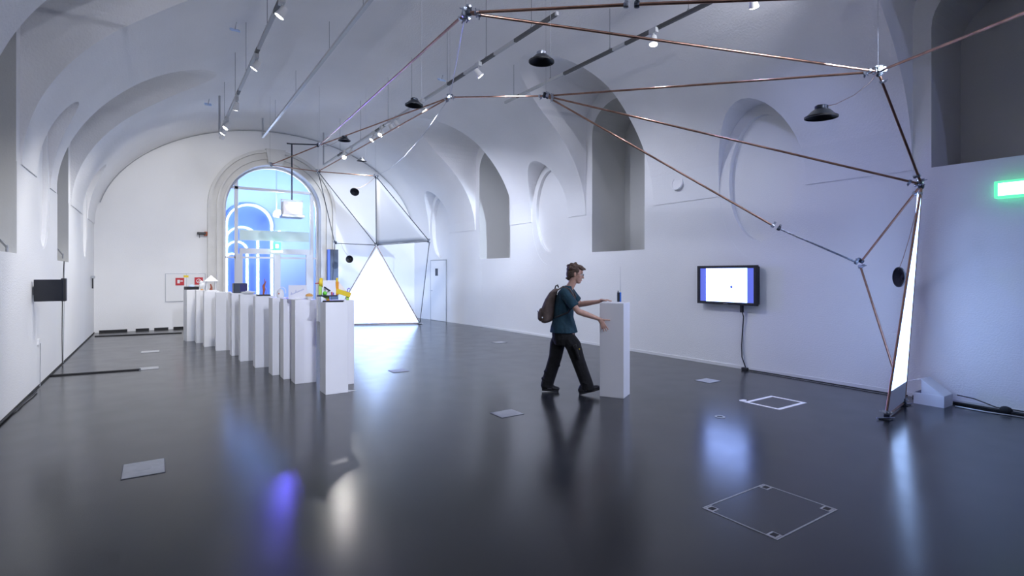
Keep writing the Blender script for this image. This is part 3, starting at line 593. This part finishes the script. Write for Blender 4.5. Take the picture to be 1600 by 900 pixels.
MB().bevbox((-0.03, -0.02, 0.93), (0.02, 0.02, 1.05), 0.005).build('plug', 'rubber', tc_); MB().tube([(0, 0, 0.95), (0.01, -0.02, 0.86), (0.02, 0.0, 0.7), (0.02, 0.02, 0.4), (0.02, 0.015, 0.2), (0.01, -0.06, 0.03)], 0.009, n=7).build('cord', 'rubber', tc_, True)
MB().tube([(0.01, -0.03, 0.85), (0.03, 0.0, 0.6), (0.03, 0.0, 0.3), (0.02, -0.05, 0.05)], 0.005, n=6).build('signal_wire', 'grey_metal', tc_, True); MB().bevbox((-0.06, -0.12, 0), (0.0, -0.02, 0.045), 0.01).build('power_brick', 'rubber', tc_)
def cable(pts, r, name, lab, m='rubber', jitter=0.0):
    P = [V(p) for p in pts]; out = []
    for a, b in zip(P, P[1:]):
        k = max(1, int((b - a).length / 0.25))
        for i in range(k): out.append(a + (b - a) * i / k + V((random.uniform(-jitter, jitter), random.uniform(-jitter, jitter), 0)))
    out.append(P[-1]); o = MB().tube(out, r, n=6).build(name, m, None, True); return tag(o, lab, 'cable')
cable([(7.93, cy - 0.05, 0.014), (7.92, 4.0, 0.014), (7.88, 3.0, 0.014), (7.93, 2.8, 0.014)], 0.009, 'floor_cable', 'black cable bundle along the right wall below the television', jitter=0.012)
cable([(7.93, 2.75, 0.016), (7.955, 2.0, 0.016), (7.93, 1.75, 0.016), (7.95, 1.2, 0.016), (7.95, -1, 0.016)], 0.016, 'floor_cable', 'black cable bundle along the wall right of the cardboard box', jitter=0.012)
cable([(7.92, 2.3, 0.12), (7.955, 2.15, 0.10), (7.955, 1.95, 0.04), (7.94, 1.7, 0.045)], 0.006, 'floor_cable', 'thin black cable rising behind the cardboard box')
cable([(7.80, 2.28, 0.008), (7.76, 2.0, 0.008), (7.80, 1.7, 0.008), (7.86, 1.4, 0.008)], 0.007, 'floor_cable', 'grey cable looping on the floor at right edge', 'grey_metal')
hb = at(1585, 639, z=0); o = tag(MB().ball((0, 0, 0.0), (0.03, 0.06, 0.045)).build('cable_cover', 'rubber', None, True), 'small black hump covering the cables at right edge', 'cable cover'); o.location = (7.93, hb.y, 0.03)
es = thing('exit_sign', 'glowing green and white emergency sign on the right wall, cut by the frame', 'exit sign', (7.93, 1.70, 2.51))
MB().bevbox((-0.04, -0.25, -0.095), (0.07, 0.255, 0.095), 0.006).build('housing', 'exit_green', es); MB().box((-0.045, -0.22, -0.07), (-0.04, 0.22, 0.07)).build('light_panel', 'exit_white', es)
MB().prism([(-0.047, 0.13, -0.0), (-0.047, 0.06, 0.05), (-0.047, 0.06, 0.02), (-0.047, -0.1, 0.02), (-0.047, -0.1, -0.02), (-0.047, 0.06, -0.02), (-0.047, 0.06, -0.05)], (0.002, 0, 0)).build('arrow', 'exit_white', es)
mo = thing('wall_monitor', 'black flat monitor sticking out from the left wall', 'monitor', (-1.33, 9.32, 1.34))
MB().bevbox((0.0, -0.03, -0.145), (0.30, 0.03, 0.145), 0.008).build('display', 'black_gloss', mo); MB().bevbox((0.27, 0.0, -0.15), (0.325, 0.12, 0.16), 0.01).build('side_casing', 'black', mo)
MB().bevbox((-0.01, 0.02, -0.06), (0.12, 0.10, 0.06), 0.006).build('bracket', 'dark_steel', mo)
cable([(-1.32, 12.0, 1.78), (-1.335, 11.95, 1.2), (-1.335, 11.9, 0.5), (-1.33, 11.9, 0.02)], 0.007, 'wall_cable', 'thin black cable pair running down the left wall to the floor')
cable([(-1.32, 12.06, 1.78), (-1.33, 12.1, 1.0), (-1.33, 12.0, 0.02)], 0.005, 'wall_cable', 'second thin cable down the left wall', 'grey_metal')
a_, b_ = at(77, 587, z=0.01), at(220, 577, z=0.01)
cable([a_, b_], 0.014, 'floor_cable', 'straight black cable strip from left wall to a floor socket')
a_, b_ = at(148, 525.5, z=0.01), at(284, 520, z=0.01); cable([a_, b_], 0.016, 'floor_cable', 'black cable strip across the floor near the far wall')
cable([(-1.33, 4.0, 0.02), (-1.32, 8.0, 0.02), (-1.30, 9.3, 0.02)], 0.010, 'floor_cable', 'black cable lying along the foot of the left wall', jitter=0.01)
so = thing('wall_socket', 'small white socket low on the left wall with thin cable', 'socket', (-1.345, 9.75, 0.62)); MB().bevbox((-0.01, -0.04, -0.04), (0.015, 0.04, 0.04), 0.004).build('plate', 'white_paint', so); MB().tube([(0.02, 0, -0.02), (0.02, 0.0, -0.3), (0.03, -0.1, -0.6)], 0.005, n=5).build('lead', 'grey_metal', so)
# steel rods resting in the left window recesses
for (y, zz, lab) in ((8.2, 1.86, 'thin steel handrail in the near left window recess'), (12.6, 1.9, 'thin steel handrail in the far left window recess')):
    hr = thing('recess_rail', lab, 'rail', (XL - 0.05, y, zz)); MB().tube([(0, 0, 0), (-0.25, -0.5, 0.45)], 0.012, n=6).build('bar', 'grey_metal', hr); MB().tube([(0, 0, -0.06), (0, 0, 0.03)], 0.014, n=6).build('bracket', 'grey_metal', hr)
# fire hose cabinet and its red signs on the far wall
p0, p1 = at(259, 471, y=YF), at(320, 428, y=YF)
fc = thing('hose_cabinet', 'white recessed hose cabinet with thin grey outline on the far wall', 'cabinet', ((p0.x + p1.x) / 2, YF - 0.003, p0.z))
wd = (p1.x - p0.x) / 2; hg = p1.z - p0.z
MB().bevbox((-wd, -0.015, 0), (wd, 0.0, hg), 0.003).build('door', 'white_paint', fc)
for a, b in (((-wd - .012, -.02, -.012), (-wd, 0, hg + .012)), ((wd, -.02, -.012), (wd + .012, 0, hg + .012)), ((-wd, -.02, -.012), (wd, 0, 0)), ((-wd, -.02, hg), (wd, 0, hg + .012)), ((0.02, -.018, 0), (0.028, -.014, hg))): MB().box(a, b).build('edge_strip', 'grey_metal', fc)
MB().box((-0.05, -0.02, hg - 0.1), (0.07, -0.014, hg - 0.04)).build('tag', 'yellow', fc)
def sign(px, py, name, lab):
    p = at(px, py, y=YF - 0.02); t = thing(name, lab, 'sign', (p.x, YF - 0.03, p.z)); MB().box((-0.105, -0.004, -0.105), (0.105, 0.004, 0.105)).build('plate', 'red', t); return t
s = sign(281, 440, 'fire_sign', 'red square fire sign with a white flag-like symbol'); MB().box((-0.06, -0.008, -0.05), (0.0, -0.004, 0.05)).build('symbol', 'white_paint', s); MB().box((0.01, -0.008, 0.0), (0.07, -0.004, 0.03)).build('symbol', 'white_paint', s)
s = sign(310.5, 439, 'fire_sign', 'red square hose sign with a white ring symbol'); MB().tube([(0.055 * math.cos(q), -0.006, 0.055 * math.sin(q)) for q in [2 * math.pi * i / 16 for i in range(17)]], 0.01, n=5).build('symbol', 'white_paint', s); MB().tube([(-0.03, -0.006, -0.03), (0.04, -0.006, 0.04)], 0.01, n=5).build('symbol', 'white_paint', s)
p = at(318, 365, y=YF - 0.1); cmr = thing('wall_camera', 'small black camera on a bracket left of the arched doorway', 'camera', p)
MB().bevbox((-0.16, -0.05, -0.03), (0.06, 0.05, 0.04), 0.01).build('body', 'black', cmr); MB().bevbox((0.02, -0.02, -0.06), (0.10, 0.1, 0.06), 0.01).build('mount', 'stem_red', cmr); MB().tube([(-0.1, 0, -0.03), (-0.1, 0, -0.13)], 0.008, n=6).build('lead', 'black', cmr)
p = at(325, 372, y=YF - 0.02); cable([(p.x, YF - 0.02, p.z), (p.x, YF - 0.02, 0.05)], 0.014, 'wall_conduit', 'thin vertical conduit left of the arched doorway', 'grey_metal')
p = at(145, 437, x=XL + 0.03); ph = thing('wall_hook', 'small dark hook with strap on the left wall near the far corner', 'hook', (XL + 0.03, p.y - 0.1, p.z)); MB().bevbox((-0.03, -0.05, 0.03), (0.05, 0.05, 0.10), 0.01).build('bracket', 'grey_metal', ph); MB().bevbox((-0.01, -0.02, -0.22), (0.02, 0.02, 0.03), 0.005).build('strap', 'black', ph)
cab = []
for i in range(40):
    t_ = math.pi * (0.06 + 0.88 * i / 39); x1 = xr(YF - .03); xc = (XL + x1) / 2; a = (x1 - XL) / 2 - 0.05
    cab.append(V((xc + a * math.cos(t_), YF - 0.03, ZS + (RISE - 0.03) * math.sin(t_))))
tag(MB().tube(cab, 0.012, n=6).build('vault_cable', 'grey_metal', None, True), 'thin cable following the vault edge along the far wall', 'cable')
# boss on the pier
p = at(1057, 286, x=7.93); bs = thing('pier_boss', 'small round plaster disc on the pier above the television', 'boss', (p.x, p.y, p.z)); 
mrot = Matrix.Rotation(-math.pi / 2 + 0.2, 4, 'Y')
MB().lathe([(0.13, -0.03), (0.13, 0.004), (0.10, 0.008), (0.095, -0.004), (0.004, -0.004)], m=mrot, n=24).build('disc', 'vault_plaster', bs, True)

# ------------------------------------------------------------------ floor fittings
def plate(x0, x1, y0, y1, lab, oval_=True):
    t = thing('floor_socket', lab, 'floor socket', ((x0 + x1) / 2, (y0 + y1) / 2, 0), 0, 'steel floor sockets'); a, b = (x1 - x0) / 2, (y1 - y0) / 2
    MB().box((-a - .006, -b - .006, 0.0), (a + .006, b + .006, 0.002)).build('rim', 'dark_steel', t); MB().bevbox((-a, -b, 0.001), (a, b, 0.006), 0.0015).build('cover', 'plate', t)
    if oval_: MB().lathe([(0.06, 0.006), (0.055, 0.008), (0.002, 0.008)], n=20).build('hand_pull', 'grey_metal', t)
plate(-0.215, 0.06, 4.99, 5.36, 'steel floor socket with oval pull, front left')
plate(3.115, 3.40, 4.835, 5.075, 'steel floor socket left of the walking person')
p = at(1106, 595, z=0); plate(p.x - .13, p.x + .13, p.y - .12, p.y + .12, 'steel floor socket below the wall television')
p = at(235, 549.5, z=0); plate(p.x - .15, p.x + .15, p.y - .14, p.y + .14, 'small floor socket between left wall and the pedestals', False)
p = at(233, 575.5, z=0); plate(p.x - .13, p.x + .13, p.y - .13, p.y + .13, 'floor socket where the straight black cable ends', False)
p = at(623, 579.5, z=0); plate(p.x - .13, p.x + .13, p.y - .12, p.y + .12, 'floor socket right of the nearest pedestal', False)
p = at(780, 535, z=0); plate(p.x - .13, p.x + .13, p.y - .13, p.y + .13, 'floor socket behind the person near the right wall', False)
rg = at(1125, 651.5, z=0); o = tag(MB().lathe([(0.035, 0.0), (0.055, 0.0), (0.055, 0.004), (0.035, 0.004), (0.035, 0.0)], n=24, cap=False).build('floor_ring', 'plate', None), 'small round metal ring set in the floor near the hatch', 'floor ring'); o.location = (rg.x, rg.y, 0.0005)
ht = thing('floor_hatch', 'rectangular floor hatch outlined by a thin metal frame', 'hatch', (3.385, 1.975, 0))
a, b = 0.36, 0.258
for q0, q1 in (((-a, -b), (a, -b + .009)), ((-a, b - .009), (a, b)), ((-a, -b + .009), (-a + .009, b - .009)), ((a - .009, -b + .009), (a, b - .009))): MB().box((*q0, 0.0), (*q1, 0.003)).build('frame_strip', 'plate', ht)
for sx in (-1, 1):
    for sy in (-1, 1):
        c = MB().box((sx * (a - .045) - .032, sy * (b - .045) - .032, 0.0), (sx * (a - .045) + .032, sy * (b - .045) + .032, 0.002)).build('corner_plate', 'plate', ht)
        MB().box((sx * (a - .045) - .022, sy * (b - .045) - .018, 0.002), (sx * (a - .045) + .022, sy * (b - .045) + .018, 0.004)).build('lifting_slot', 'rubber', c)
MB().box((-a + .009, -b + .009, 0.0), (a - .009, b - .009, 0.001)).build('infill', 'floor', ht)
tq = thing('tape_square', 'white tape square outline stuck on the floor', 'tape mark', (6.245, 3.575, 0)); a, b, k = 0.30, 0.225, 0.045
for q0, q1 in (((-a, -b), (a, -b + k)), ((-a, b - k), (a, b)), ((-a, -b + k), (-a + k, b - k)), ((a - k, -b + k), (a, b - k))): MB().box((*q0, 0.0), (*q1, 0.0015)).build('tape_strip', 'tape', tq)
p = at(1161, 626, z=0); o = tag(MB().prism([(-.05, -.03, 0), (.0, -.04, 0), (.06, -.01, 0), (.05, .03, 0), (-.02, .04, 0), (-.055, .01, 0)], (0, 0, 0.004)).build('tape_scrap', 'tape'), 'crumpled white tape scrap left of the tape square', 'tape'); o.location = (p.x, p.y, 0)
o = tag(MB().prism([(0, 0, 0), (.12, .02, 0), (.02, .10, 0)], (0, 0, 0.003)).build('paper_scrap', 'tape'), 'white paper scrap beside the nearest pedestal', 'paper'); o.location = (2.115, 7.05, 0)
# white cardboard box by the right wall
bx = thing('cardboard_box', 'white cardboard box with half open slanted lid on the floor', 'box', (7.60, 2.325, 0), 0.0)
W_, D_, h_ = 0.27, 0.30, 0.135
MB().box((0, 0, 0), (W_, 0.006, h_)).build('side', 'cardboard', bx); MB().box((0, D_ - .006, 0), (W_, D_, h_)).build('side', 'cardboard', bx); MB().box((0, .006, 0), (.006, D_ - .006, h_)).build('side', 'cardboard', bx); MB().box((W_ - .006, .006, 0), (W_, D_ - .006, h_)).build('side', 'cardboard', bx); MB().box((.006, .006, 0), (W_ - .006, D_ - .006, .006)).build('bottom', 'cardboard', bx)
MB().prism([(0, 0.0, h_), (0, D_ * 0.75, h_ + 0.17), (0, D_ * 0.78, h_ + 0.165), (0, 0.012, h_)], (W_, 0, 0)).build('lid', 'cardboard', bx)
MB().prism([(0.004, 0.01, h_ - .01), (0.004, D_ * 0.74, h_ + 0.16), (0.004, D_ * 0.74, h_ - .01)], (0.006, 0, 0)).build('lid_side', 'cardboard', bx)
MB().prism([(0, D_ * 0.75, h_ + 0.165), (W_ * 0.9, D_ * 0.75, h_ + 0.165), (W_ * 0.8, D_ + 0.10, h_ + 0.10), (0.02, D_ + 0.12, h_ + 0.09)], (0, 0.0, 0.006)).build('flap', 'cardboard', bx)

# ------------------------------------------------------------------ the walking person (local X = walking direction, Y = away from the viewer)
def fuse(name, mb, voxel, m, parent=None, smooth=6, fac=0.5):
    o = mb.build(name + '_raw', None)
    r = o.modifiers.new('r', 'REMESH'); r.mode = 'VOXEL'; r.voxel_size = voxel
    s_ = o.modifiers.new('s', 'SMOOTH'); s_.iterations = smooth; s_.factor = fac
    dg = bpy.context.evaluated_depsgraph_get(); dg.update(); me = bpy.data.meshes.new_from_object(o.evaluated_get(dg)); me.name = name
    bpy.data.objects.remove(o); me.materials.clear()
    for p in me.polygons: p.use_smooth = True
    return link(name, me, m, parent)
def ell(c, a, b, yaw=0.0, pitch=0.0, n=20):
    """elliptical ring: a along X, b along Y, turned about Z by yaw and tilted by pitch"""
    m = Matrix.Rotation(yaw, 4, 'Z') @ Matrix.Rotation(pitch, 4, 'Y')
    return [V(c) + m @ V((a * math.cos(q), b * math.sin(q), 0)) for q in [2 * math.pi * i / n for i in range(n)]]
pb = V((0, 0, 0)) + at(885, 428, d=6.95); PL = V((pb.x, pb.y, 0))
SH_R, EL_R, WR_R = V((-0.045, -0.185, 1.315)), V((0.125, -0.255, 1.085)), V((0.375, -0.245, 0.995))
SH_L, EL_L, WR_L = V((0.065, 0.165, 1.32)), V((0.200, 0.215, 1.150)), V((0.430, 0.035, 1.196))
HIP_R, KN_R, AN_R = V((0.015, -0.085, 0.84)), V((0.135, -0.10, 0.465)), V((0.262, -0.10, 0.115))
HIP_L, KN_L, AN_L = V((-0.075, 0.085, 0.84)), V((-0.135, 0.09, 0.465)), V((-0.245, 0.09, 0.105))
sk = MB()
yaw = -0.25
sk.rings([ell((-0.04, 0, 0.80), .10, .15, yaw), ell((-0.035, 0, 1.0), .09, .135, yaw), ell((-0.02, 0, 1.2), .10, .155, yaw), ell((0.0, 0, 1.33), .075, .15, yaw), ell((0.03, 0, 1.39), .05, .07, yaw)])
sk.capsules([(V((0.03, 0, 1.36)), .055), (V((0.065, -0.005, 1.42)), .052), (V((0.095, -0.008, 1.49)), .054)])
for s_, e_, w_ in ((SH_R, EL_R, WR_R), (SH_L, EL_L, WR_L)):
    sk.capsules([(s_, .055), (s_.lerp(e_, .5), .045), (e_, .038), (e_.lerp(w_, .3), .039), (w_, .025)])
for h_, k_, a_ in ((HIP_R, KN_R, AN_R), (HIP_L, KN_L, AN_L)): sk.capsules([(h_, .06), (k_, .05), (k_.lerp(a_, .4), .045), (a_, .035), (a_ + V((0.06, 0, -0.05)), .03)])
# head: skull, jaw, brow, nose, lips, ears; tilted a little downwards and towards the pedestal
hm = Matrix.Translation((0.118, -0.012, 1.560)) @ Matrix.Rotation(0.16, 4, 'Y') @ Matrix.Rotation(-0.16, 4, 'Z')
def hb_(c, r, rot=None): sk.ball(hm @ V(c), r, (hm.to_3x3().to_4x4() @ rot) if rot else hm.to_3x3().to_4x4(), 16, 12)
hb_((-0.012, 0, 0.030), (.096, .074, .092)); hb_((0.030, 0, -0.035), (.062, .058, .078)); hb_((0.052, 0, -0.095), (.034, .036, .026)); hb_((0.0, 0, -0.055), (.06, .056, .05))
hb_((0.072, 0, 0.020), (.022, .050, .016)); hb_((0.074, 0, 0.045), (.02, .05, .04)); hb_((0.096, 0, -0.022), (.017, .011, .027), Matrix.Rotation(-0.35, 4, 'Y')); hb_((0.106, 0, -0.036), (.014, .013, .011))
hb_((0.083, 0, -0.066), (.012, .022, .007)); hb_((0.080, 0, -0.078), (.012, .019, .008))
for sy in (-1, 1): hb_((-0.002, sy * 0.074, -0.012), (.020, .010, .032), Matrix.Rotation(sy * -0.2, 4, 'X')); hb_((0.052, sy * 0.042, -0.02), (.026, .02, .03))
# right hand: spread on the front of the pedestal; thumb points ahead, fingers downwards
def finger(pts, r0, r1):
    sk.capsules([(V(p), r0 + (r1 - r0) * i / (len(pts) - 1)) for i, p in enumerate(pts)], n=8)
pr_ = V((0.415, -0.255, 0.965))
sk.capsules([(WR_R, .025), (V((0.395, -0.250, 0.985)), .024)])
sk.ball(pr_, (.048, .016, .036), Matrix.Rotation(0.75, 4, 'Y'), 14, 10); sk.ball(pr_ + V((0.012, 0.002, -0.03)), (.036, .015, .030), Matrix.Rotation(0.9, 4, 'Y'), 14, 10)
finger([(0.405, -0.252, 0.985), (0.445, -0.262, 0.984), (0.485, -0.264, 0.980), (0.522, -0.258, 0.977)], .0125, .009)
finger([(0.440, -0.258, 0.950), (0.463, -0.268, 0.915), (0.483, -0.266, 0.885), (0.500, -0.258, 0.860)], .0105, .0075)
finger([(0.428, -0.257, 0.942), (0.448, -0.266, 0.900), (0.464, -0.264, 0.868), (0.478, -0.255, 0.840)], .0105, .0075)
finger([(0.415, -0.255, 0.938), (0.430, -0.262, 0.898), (0.440, -0.260, 0.864), (0.449, -0.250, 0.836)], .010, .0072)
finger([(0.402, -0.252, 0.940), (0.410, -0.258, 0.905), (0.416, -0.256, 0.878), (0.420, -0.248, 0.855)], .009, .0065)
# left hand: flat on the top of the pedestal
sk.capsules([(WR_L, .025), (WR_L + V((0.03, -0.015, 0.016)), .024)])
pl_ = V((0.485, 0.003, 1.216)); sk.ball(pl_, (.046, .038, .015), Matrix.Rotation(-0.45, 4, 'Z') @ Matrix.Rotation(0.05, 4, 'Y'), 14, 10)
for k, (dx, dy, ln_) in enumerate(((0.032, -0.034, .9), (0.040, -0.018, 1.0), (0.042, 0.0, .95), (0.038, 0.018, .75))):
    b0 = pl_ + V((dx * .7, dy, 0.001)); dr = V((0.88, -0.42 + k * 0.16, 0)).normalized() * 0.075 * ln_
    finger([b0, b0 + dr * .35 + V((0, 0, .004)), b0 + dr * .7 + V((0, 0, -.004)), b0 + dr + V((0, 0, -.010))], .0105, .0075)
finger([pl_ + V((-0.02, -0.03, 0)), pl_ + V((0.0, -0.055, 0)), pl_ + V((0.025, -0.072, -.006))], .012, .009)
man_o = fuse('person', sk, 0.0052, 'skin', None, 4, 0.5)
man = tag(man_o, 'person with brown hair and glasses in teal shirt pushing the white pedestal', 'person')
man.location = PL; man.rotation_euler = (0, 0, -TH)
# shirt
sh = MB()
sh.rings([ell((-0.035, 0, 0.80), .184, .200, yaw), ell((-0.038, 0, 0.87), .168, .190, yaw), ell((-0.038, 0, 1.0), .130, .170, yaw), ell((-0.03, 0, 1.12), .128, .178, yaw), ell((-0.018, 0, 1.23), .125, .190, yaw), ell((-0.008, 0, 1.32), .100, .178, yaw), ell((0.008, 0, 1.375), .072, .115, yaw), ell((0.022, 0, 1.405), .060, .075, yaw)])
for s_, e_ in ((SH_R, EL_R), (SH_L, EL_L)):
    sh.capsules([(s_ + V((0, 0, 0.0)), .068), (s_.lerp(e_, .40), .066)]); q = s_.lerp(e_, .40); sh.tube([q, s_.lerp(e_, .74)], [.066, .068], n=16)
so_ = fuse('shirt', sh, 0.008, 'shirt', man, 7)
# v-neck: a wedge of skin below the throat
vn = MB(); vn.ball((0.065, -0.02, 1.365), (.022, .034, .05), Matrix.Rotation(0.7, 4, 'Y'), 12, 8); fuse('neck_opening', vn, 0.006, 'skin', man, 3)
# trousers: baggy cargo legs with pockets
tz = MB(); tz.rings([ell((-0.045, 0, 0.875), .135, .165, yaw), ell((-0.04, 0, 0.80), .150, .178, yaw), ell((-0.035, 0, 0.72), .150, .178, yaw), ell((-0.03, 0, 0.64), .12, .15, yaw)])
for h_, k_, a_, sd in ((HIP_R, KN_R, AN_R, -1), (HIP_L, KN_L, AN_L, 1)):
    tz.capsules([(h_ + V((0, 0, -0.115)), .100), (h_.lerp(k_, .55), .102), (k_, .088), (k_.lerp(a_, .5), .084)]); tz.tube([k_.lerp(a_, .5), a_ + V((0, 0, 0.0)), a_ + V((-0.005, 0, -0.045))], [.084, .082, .086], n=16)
    for q, rr in ((0.25, .088), (0.62, .086), (0.88, .090)): p = k_.lerp(a_, q); tz.ball(p + V((0.012 * (1 if q < .5 else -1), 0, 0)), (rr, rr, .03), Matrix.Rotation(0.4, 4, 'Y'), 14, 8)
tr_ = fuse('trousers', tz, 0.008, 'trousers', man, 5)
for h_, k_, sd in ((HIP_R, KN_R, -1), (HIP_L, KN_L, 1)):
    p = h_.lerp(k_, .72) + V((0.01, sd * 0.106, 0)); mm = Matrix.Translation(p) @ (k_ - h_).to_track_quat('-Z', 'Y').to_matrix().to_4x4()
    pk = MB().bevbox((-0.075, -0.018, -0.09), (0.075, 0.018, 0.075), 0.012, mm).build('cargo_pocket', 'trousers', tr_, True, 60); 
    MB().bevbox((-0.08, -0.024, 0.04), (0.08, 0.024, 0.095), 0.010, mm).build('pocket_flap', 'trousers', tr_, True, 60)
    MB().lathe([(.009, -.004), (.009, .004)], p + V((0.03, sd * 0.028, 0.04)), Matrix.Rotation(math.pi / 2, 4, 'X'), n=10).build('button', 'yellow', tr_)
# shoes
def shoe(heel, toe, y, roll):
    d = (V(toe) - V(heel)); L = d.length; ang = math.atan2(-d.z, d.x); m = Matrix.Translation((heel[0], y, heel[2])) @ Matrix.Rotation(ang, 4, 'Y')
    up = MB(); up.ball(m @ V((L * .16, 0, .050)), (.050, .040, .050), None, 14, 10); up.ball(m @ V((L * .45, 0, .048)), (.085, .043, .042), m.to_3x3().to_4x4(), 14, 10); up.ball(m @ V((L * .76, 0, .036)), (.070, .046, .030), m.to_3x3().to_4x4(), 14, 10); up.ball(m @ V((L * .22, 0, .085)), (.045, .038, .035), None, 14, 10)
    so = fuse('shoe', up, 0.007, 'black', man, 4)
    pts = [(0, .028), (.02, .036), (L * .35, .034), (L * .7, .047), (L * .92, .038), (L, .012)]
    MB().prism([m @ V((x, -w_, 0)) for x, w_ in pts] + [m @ V((x, w_, 0)) for x, w_ in pts[::-1]], m.to_3x3() @ V((0, 0, .022))).build('sole', 'rubber', so)
    MB().prism([m @ V((L * .30, sdy, .035)) for sdy in (-0.046,)] + [m @ V((L * .55, -0.046, .035)), m @ V((L * .50, -0.043, .058)), m @ V((L * .36, -0.043, .060))], (0, 0.004, 0)).build('side_patch', 'plate', so)
shoe((0.155, 0, 0.004), (0.425, 0, 0.075), -0.10, 0); shoe((-0.315, 0, 0.018), (-0.095, 0, 0.004), 0.09, 0)
# hair: cap with tufts
hr = MB()
def hh_(c, r, rot=None): hr.ball(hm @ V(c), r, (hm.to_3x3().to_4x4() @ rot) if rot else hm.to_3x3().to_4x4(), 14, 10)
hh_((-0.030, 0, 0.052), (.098, .086, .084)); hh_((-0.072, 0, 0.0), (.050, .074, .078)); hh_((-0.078, 0, -0.055), (.030, .058, .045)); hh_((0.035, 0, 0.088), (.062, .070, .038))
for sy in (-1, 1): hh_((-0.035, sy * 0.062, 0.0), (.034, .024, .052)); hh_((0.005, sy * 0.066, 0.045), (.045, .018, .035)); hh_((0.018, sy * 0.072, 0.005), (.010, .010, .030))
random.seed(3)
for k in range(46):
    th, ph_ = random.uniform(-2.6, 2.6), random.uniform(0.05, 1.3); dr = V((-math.cos(th) * math.cos(ph_), math.sin(th) * math.cos(ph_), math.sin(ph_)))
    if dr.x > 0.25 and dr.z < 0.55: continue
    c = V((-0.030, 0, 0.045)) + V((dr.x * .095, dr.y * .083, dr.z * .082)); hh_(c, (.026, .015, .013), Matrix.Rotation(random.uniform(-1, 1), 4, 'Z') @ Matrix.Rotation(random.uniform(-.6, .6), 4, 'Y'))
for c, r in (((0.090, -0.02, 0.085), (.030, .018, .014)), ((0.085, 0.02, 0.088), (.034, .018, .014)), ((0.078, -0.045, 0.070), (.024, .014, .016)), ((0.10, 0.005, 0.078), (.026, .014, .012)), ((-0.10, 0.0, -0.075), (.022, .04, .012)), ((-0.02, 0, 0.142), (.02, .014, .012))): hh_(c, r, Matrix.Rotation(0.1, 4, 'Y'))
fuse('hair', hr, 0.0055, 'hair', man, 2, 0.4)
# eyes, brows and glasses
eb = MB()
for sy in (-1, 1):
    e = MB().ball(hm @ V((0.078, sy * 0.030, 0.002)), (.010, .012, .009), None, 10, 8).build('eye', 'white_paint', man, True); MB().ball(hm @ V((0.0868, sy * 0.030, 0.002)), (.003, .005, .005), None, 8, 6).build('iris', 'black_gloss', e, True)
    MB().tube([hm @ V((0.088, sy * 0.014, 0.024)), hm @ V((0.088, sy * 0.032, 0.028)), hm @ V((0.074, sy * 0.050, 0.022))], [.004, .005, .003], n=6).build('eyebrow', 'hair', man, True)
gl = MB()
for sy in (-1, 1):
    c = (0.104, sy * 0.031, 0.0); gl.tube([hm @ V((c[0], c[1] + .024 * math.cos(q), c[2] + .016 * math.sin(q))) for q in [2 * math.pi * i / 16 for i in range(17)]], .0020, n=5)
    gl.tube([hm @ V((0.104, sy * 0.055, 0.004)), hm @ V((0.06, sy * 0.070, 0.004)), hm @ V((-0.005, sy * 0.079, 0.002))], .0020, n=5)
gl.tube([hm @ V((0.104, -0.008, 0.002)), hm @ V((0.108, 0, 0.005)), hm @ V((0.104, 0.008, 0.002))], .0018, n=5)
gl.build('glasses', 'dark_steel', man, True)
MB().tube([hm @ V((0.094, -0.018, -0.072)), hm @ V((0.098, 0, -0.071)), hm @ V((0.094, 0.018, -0.072))], .0025, n=5).build('mouth', 'stem_red', man, True)
# backpack
bp = thing('backpack', 'brown backpack worn on the back of the walking person', 'backpack', PL, -TH)
bb = MB(); tl = -0.30
def brg(c, a, b): return ell(c, a, b, yaw, tl, 24)
bb.rings([brg((-0.235, 0.03, 0.925), .050, .09), brg((-0.245, 0.03, 0.95), .085, .125), brg((-0.245, 0.035, 1.04), .098, .140), brg((-0.230, 0.035, 1.15), .092, .140), brg((-0.200, 0.035, 1.25), .078, .130), brg((-0.165, 0.035, 1.33), .058, .105), brg((-0.145, 0.035, 1.365), .03, .06)])
fuse('main_bag', bb, 0.009, 'backpack', bp, 5)
pk = MB(); pk.rings([brg((-0.300, 0.05, 0.945), .04, .08), brg((-0.318, 0.05, 0.98), .055, .105), brg((-0.322, 0.05, 1.06), .052, .105), brg((-0.310, 0.05, 1.115), .035, .085)]); po = fuse('front_pocket', pk, 0.009, 'backpack', bp, 4)
MB().tube([(-0.372, -0.04, 1.06), (-0.378, 0.05, 1.075), (-0.372, 0.13, 1.06)], .004, n=6).build('zip', 'strap_dark', po)
MB().bevbox((-0.325, -0.075, 0.985), (-0.305, -0.062, 1.005), 0.003).build('reflector', 'white_paint', bp)
for s_ in (SH_R, SH_L):
    sy = -1 if s_.y < 0 else 1; pts = [V((-0.155, s_.y * .62, 1.33)), V((s_.x * .5 - 0.03, s_.y * .62, 1.400)), V((s_.x * .5 + 0.055, s_.y * .66, 1.362)), V((s_.x * .5 + 0.105, s_.y * .74, 1.27)), V((s_.x * .5 + 0.09, s_.y * 1.0, 1.15))]
    st = MB(); rs = []
    for k, p in enumerate(pts):
        t_ = (pts[min(k+1, 4)] - pts[max(k-1, 0)]).normalized(); sd = V((0.25, 1, 0)).normalized(); nn = t_.cross(sd).normalized()
        rs.append([p + sd * a + nn * b for a, b in ((-.028, -.007), (.028, -.007), (.028, .007), (-.028, .007))])
    st.rings(rs).build('shoulder_strap', 'backpack', bp)
    MB().tube([pts[-1], V((-0.0, s_.y * 1.08, 1.07)), V((-0.16, s_.y * .75, 1.0))], .010, n=6).build('lower_strap', 'strap_dark', bp, True)
MB().tube([(-0.155, 0.02, 1.35), (-0.135, 0.02, 1.405), (-0.115, 0.03, 1.415), (-0.10, 0.04, 1.38)], .009, n=7).build('grab_loop', 'strap_dark', bp, True)
